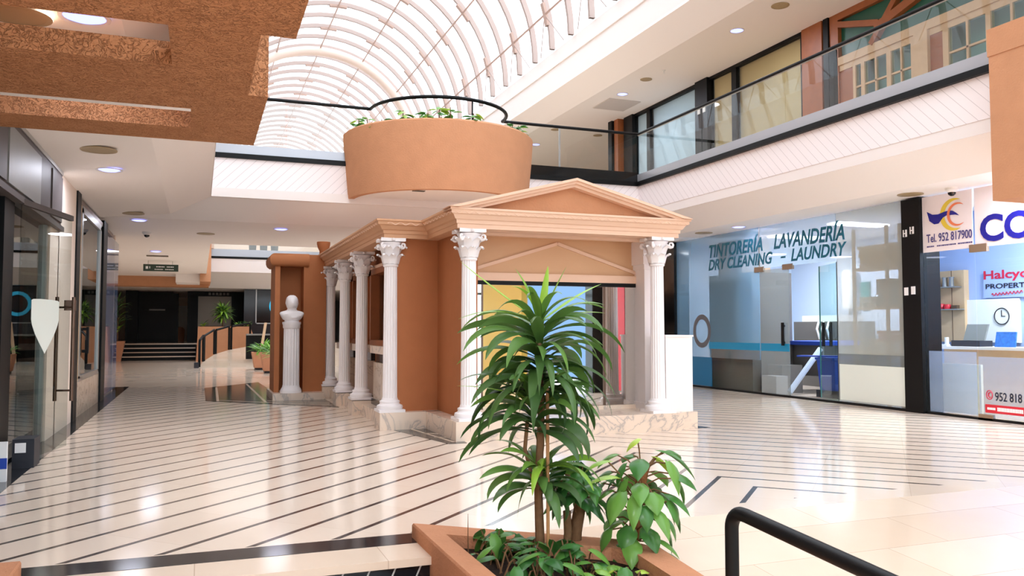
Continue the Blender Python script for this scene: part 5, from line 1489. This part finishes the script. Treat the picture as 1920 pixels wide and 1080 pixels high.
# dracaena: cane, stake and three leaf heads
dx_, dy_ = 1.585, 3.78
dr = thing('dracaena', 'tall multi-headed dracaena in the middle of the foreground planter', 'plant', (dx_, dy_, 0.015))
MB().tube([(dx_, dy_, 0.0), (dx_-0.012, dy_, 0.35), (dx_+0.004, dy_, 0.75), (dx_-0.01, dy_, 1.18)], 0.024, 10, r2=0.014).build('cane', 'bark', dr, True)
MB().tube([(dx_+0.018, dy_-0.05, 0.0), (dx_+0.016, dy_-0.05, 0.86)], 0.009, 8).build('stake', 'bamboo', dr)
MB().tube([(dx_-0.03, dy_+0.02, 0.40), (dx_-0.075, dy_+0.02, 0.56), (dx_-0.06, dy_+0.02, 0.72)], 0.010, 7).build('branch', 'bark', dr, True)
def head(z0, z1, n, ln, el, droop, wd, tint, x=dx_, y=dy_):
    f = MB()
    for k in range(n):
        t = (k+0.5)/n; az = k*2.39996+R.uniform(-0.35, 0.35)
        e = el[0]+(el[1]-el[0])*t+R.uniform(-0.22, 0.22)
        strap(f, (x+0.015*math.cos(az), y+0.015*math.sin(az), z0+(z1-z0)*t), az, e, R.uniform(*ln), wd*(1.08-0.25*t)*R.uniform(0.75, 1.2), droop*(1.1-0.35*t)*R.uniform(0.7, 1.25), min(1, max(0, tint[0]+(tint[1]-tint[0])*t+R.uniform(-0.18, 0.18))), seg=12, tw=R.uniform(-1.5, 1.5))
    return f
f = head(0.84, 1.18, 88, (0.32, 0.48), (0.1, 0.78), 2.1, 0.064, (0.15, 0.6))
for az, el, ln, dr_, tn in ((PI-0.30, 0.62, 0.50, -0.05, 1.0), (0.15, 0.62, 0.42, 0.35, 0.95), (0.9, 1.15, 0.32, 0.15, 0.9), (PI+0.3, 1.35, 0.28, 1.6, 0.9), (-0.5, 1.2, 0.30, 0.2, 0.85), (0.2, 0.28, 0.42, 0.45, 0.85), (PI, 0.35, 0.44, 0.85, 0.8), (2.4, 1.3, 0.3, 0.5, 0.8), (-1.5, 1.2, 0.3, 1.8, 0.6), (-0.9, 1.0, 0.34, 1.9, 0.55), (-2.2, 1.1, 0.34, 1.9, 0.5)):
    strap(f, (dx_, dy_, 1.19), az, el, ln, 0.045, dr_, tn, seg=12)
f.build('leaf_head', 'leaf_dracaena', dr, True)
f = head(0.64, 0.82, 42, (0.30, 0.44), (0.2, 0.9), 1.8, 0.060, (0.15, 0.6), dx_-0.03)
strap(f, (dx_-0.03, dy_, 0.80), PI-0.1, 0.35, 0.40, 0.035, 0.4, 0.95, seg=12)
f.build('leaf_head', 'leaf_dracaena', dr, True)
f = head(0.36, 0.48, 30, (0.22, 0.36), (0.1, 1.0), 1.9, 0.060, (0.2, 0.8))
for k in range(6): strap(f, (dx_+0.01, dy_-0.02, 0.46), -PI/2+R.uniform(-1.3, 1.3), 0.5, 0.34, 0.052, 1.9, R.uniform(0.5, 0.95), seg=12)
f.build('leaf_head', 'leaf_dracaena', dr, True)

def heart_plant(f, pts, petiole, n_tint=(0.2, 0.9)):
    for (bx_, by_, bz, tx, ty, tz, az, el, ln, wd, tn) in pts:
        petiole.tube([(bx_, by_, bz), ((bx_+tx)/2, (by_+ty)/2, max(bz, tz)*0.55+min(bz, tz)*0.45+0.02), (tx, ty, tz)], 0.004, 5)
        heart(f, (tx, ty, tz), az, el, ln, wd, tn)
# moss pole pothos
mx_, my_ = 2.06, 3.68
mp_ = thing('climbing_pothos', 'heart-leaved pothos climbing a brown moss pole, right of the dracaena', 'plant', (mx_, my_, 0.015))
MB().tube([(mx_-0.03, my_, -0.02), (mx_+0.0, my_, 0.25), (mx_+0.045, my_, 0.46)], 0.026, 10, r2=0.03).build('moss_pole', 'moss_pole', mp_, True)
f = MB(); pe = MB(); pts = []
for k in range(46):
    z = 0.03+0.43*(k/46)**0.9; az = k*2.4+R.uniform(-0.4, 0.4); r = R.uniform(0.08, 0.20)
    bx_ = mx_-0.03+0.07*z/0.46
    tz = z+R.uniform(-0.02, 0.10)
    pts.append((bx_, my_, z, bx_+r*math.cos(az), my_+r*math.sin(az), tz, az, R.uniform(-0.9, 0.1), R.uniform(0.11, 0.17), R.uniform(0.07, 0.11), R.uniform(0.15, 0.7)))
pts += [(mx_+0.03, my_, 0.44, mx_-0.0, my_-0.02, 0.60, PI*0.95, -0.3, 0.09, 0.075, 0.95), (mx_+0.04, my_, 0.40, mx_+0.16, my_, 0.53, -0.15, -0.2, 0.24, 0.09, 0.45), (mx_+0.04, my_, 0.36, mx_+0.12, my_, 0.50, 0.0, -0.35, 0.13, 0.09, 0.95),
        (mx_-0.02, my_, 0.30, mx_-0.16, my_, 0.50, PI, 0.1, 0.15, 0.06, 0.85), (mx_, my_, 0.3, mx_-0.12, my_, 0.42, PI-0.3, 0.2, 0.16, 0.08, 0.9), (mx_-0.02, my_, 0.1, mx_+0.15, my_-0.05, 0.03, -0.35, -0.35, 0.17, 0.09, 0.3), (mx_, my_, 0.2, mx_+0.16, my_, 0.16, -0.3, -0.8, 0.16, 0.085, 0.3), (mx_, my_, 0.3, mx_+0.15, my_, 0.32, -0.1, -0.6, 0.24, 0.13, 0.35)]
heart_plant(f, pts, pe)
f.build('foliage', 'leaf_pothos', mp_, True); pe.build('petioles', 'bark', mp_)['kind'] = 'stuff'
# stout trunk plant
tx_, ty_ = 1.82, 3.86
tp = thing('stout_plant', 'stout bare-trunked plant with dark leaves between the dracaena and the moss pole', 'plant', (tx_, ty_, 0.015))
MB().tube([(tx_-0.02, ty_, -0.02), (tx_-0.01, ty_, 0.12), (tx_+0.02, ty_, 0.26)], 0.036, 12, r2=0.03).build('trunk', 'bark', tp, True)
MB().tube([(tx_-0.09, ty_-0.05, -0.02), (tx_-0.075, ty_-0.05, 0.13), (tx_-0.08, ty_-0.05, 0.24)], 0.02, 10).build('side_trunk', 'bark', tp, True)
f = MB(); pe = MB(); pts = []
for k in range(40):
    az = k*2.4; r = R.uniform(0.03, 0.14); z = R.uniform(0.26, 0.46)
    pts.append((tx_+0.02, ty_, 0.25, tx_+r*math.cos(az), ty_+r*math.sin(az), z, az, R.uniform(-1.0, 0.3), R.uniform(0.10, 0.16), R.uniform(0.06, 0.10), R.uniform(0.0, 0.55)))
heart_plant(f, pts, pe); f.build('foliage', 'leaf_pothos', tp, True); pe.build('petioles', 'bark', tp)['kind'] = 'stuff'
# ground pothos
gp = thing('trailing_pothos', 'low trailing pothos spreading over the soil, left of the dracaena', 'plant', (1.45, 3.75, 0.015))
f = MB(); pe = MB(); pts = []
for k in range(70):
    x = R.uniform(1.30, 1.74); y = R.uniform(3.45, 4.02) if x < 1.6 else R.uniform(3.4, 3.8); az = R.uniform(0, 2*PI)
    z = R.uniform(0.03, 0.15); r = R.uniform(0.03, 0.08)
    pts.append((x, y, 0.01, x+r*math.cos(az), y+r*math.sin(az), z, az, R.uniform(-0.9, 0.5), R.uniform(0.08, 0.13), R.uniform(0.055, 0.085), R.uniform(0.1, 0.65)))
pts += [(1.6, 3.5, 0.01, 1.56, 3.42, 0.10, -0.15, -0.2, 0.16, 0.11, 0.62), (1.75, 3.6, 0.01, 1.74, 3.52, 0.12, -0.3, -0.3, 0.14, 0.11, 0.7)]
heart_plant(f, pts, pe); f.build('foliage', 'leaf_pothos', gp, True); pe.build('petioles', 'bark', gp)['kind'] = 'stuff'
vp = thing('variegated_pothos', 'low yellow-splashed pothos in the front right of the planter', 'plant', (1.8, 3.35, 0.015))
f = MB(); pe = MB(); pts = []
for k in range(24):
    x = R.uniform(1.62, 1.92); y = R.uniform(3.2, 3.5); az = R.uniform(0, 2*PI); r = 0.04
    pts.append((x, y, 0.01, x+r*math.cos(az), y+r*math.sin(az), R.uniform(0.02, 0.08), az, R.uniform(-0.6, 0.4), R.uniform(0.07, 0.11), R.uniform(0.05, 0.075), R.uniform(0.45, 1.0)))
heart_plant(f, pts, pe); f.build('foliage', 'leaf_pothos', vp, True); pe.build('petioles', 'bark', vp)['kind'] = 'stuff'
tw = tag(MB().tube([(1.29, 4.02, 0.0), (1.288, 4.02, 0.12), (1.285, 4.01, 0.22)], 0.004, 5, r2=0.001).build('dry_stalk', 'bark'), 'thin dry stalk standing in the soil at the left of the planter', 'stalk')

# handrail at the right
hr = thing('ramp_handrail', 'thick black tubular handrail beside the ramp at lower right', 'handrail', (1.74, 2.44, -0.17))
pts = [(1.742, 2.44, -0.19), (1.742, 2.44, 0.46)]
for k in range(1, 8):
    a = PI/2*k/8
    pts.append((1.742, 2.44-0.06*(1-math.cos(a)), 0.46+0.06*math.sin(a)))
pts += [(1.742, 2.36, 0.519), (1.742, 0.5, 0.385)]
MB().tube(pts, 0.024, 16).build('rail', 'black_paint', hr, True)
MB().tube([(1.742, 0.55, -0.34), (1.742, 0.55, 0.39)], 0.024, 12).build('post', 'black_paint', hr, True)
MB().lathe([(0.05, -0.18), (0.05, -0.165), (0.024, -0.16)], (1.742, 2.44, 0), 16).build('flange', 'black_paint', hr, True)

# ============================================================ BEHIND THE VIEWER (seen only in the kiosk mirror and the polished floor)
nr = thing('near_shopfront', 'black pillars and blue lit shop on the right, seen in the kiosk mirror', 'shopfront', (XR, -2, 0))
for y in (3.4, 0.9, -1.2): MB().box(XR-0.05, XR+0.3, y-0.2, y+0.2, -0.5, 2.97).build('pillar', 'black_gloss', nr)
MB().box(XR+0.02, XR+0.06, 0.2, 0.55, -0.3, 2.4).build('red_banner', 'red', nr)
MB().box(XR+0.3, XR+0.34, -1.0, 3.2, -0.5, 2.97).build('grey_back', 'grey_store', nr)
MB().box(XR+0.2, XR+0.24, -6.0, -1.4, -0.2, 2.97).build('blue_panel', 'sign_glow', nr)
MB().box(XR, XR+0.3, -9.9, -6.0, -0.5, 2.97).build('end_wall', 'yellow_wall', nr)
struct('wall_right.003', MB().box(XR, XR+0.1, 3.6, 5.58, -0.5, 2.98), 'wall_cream')
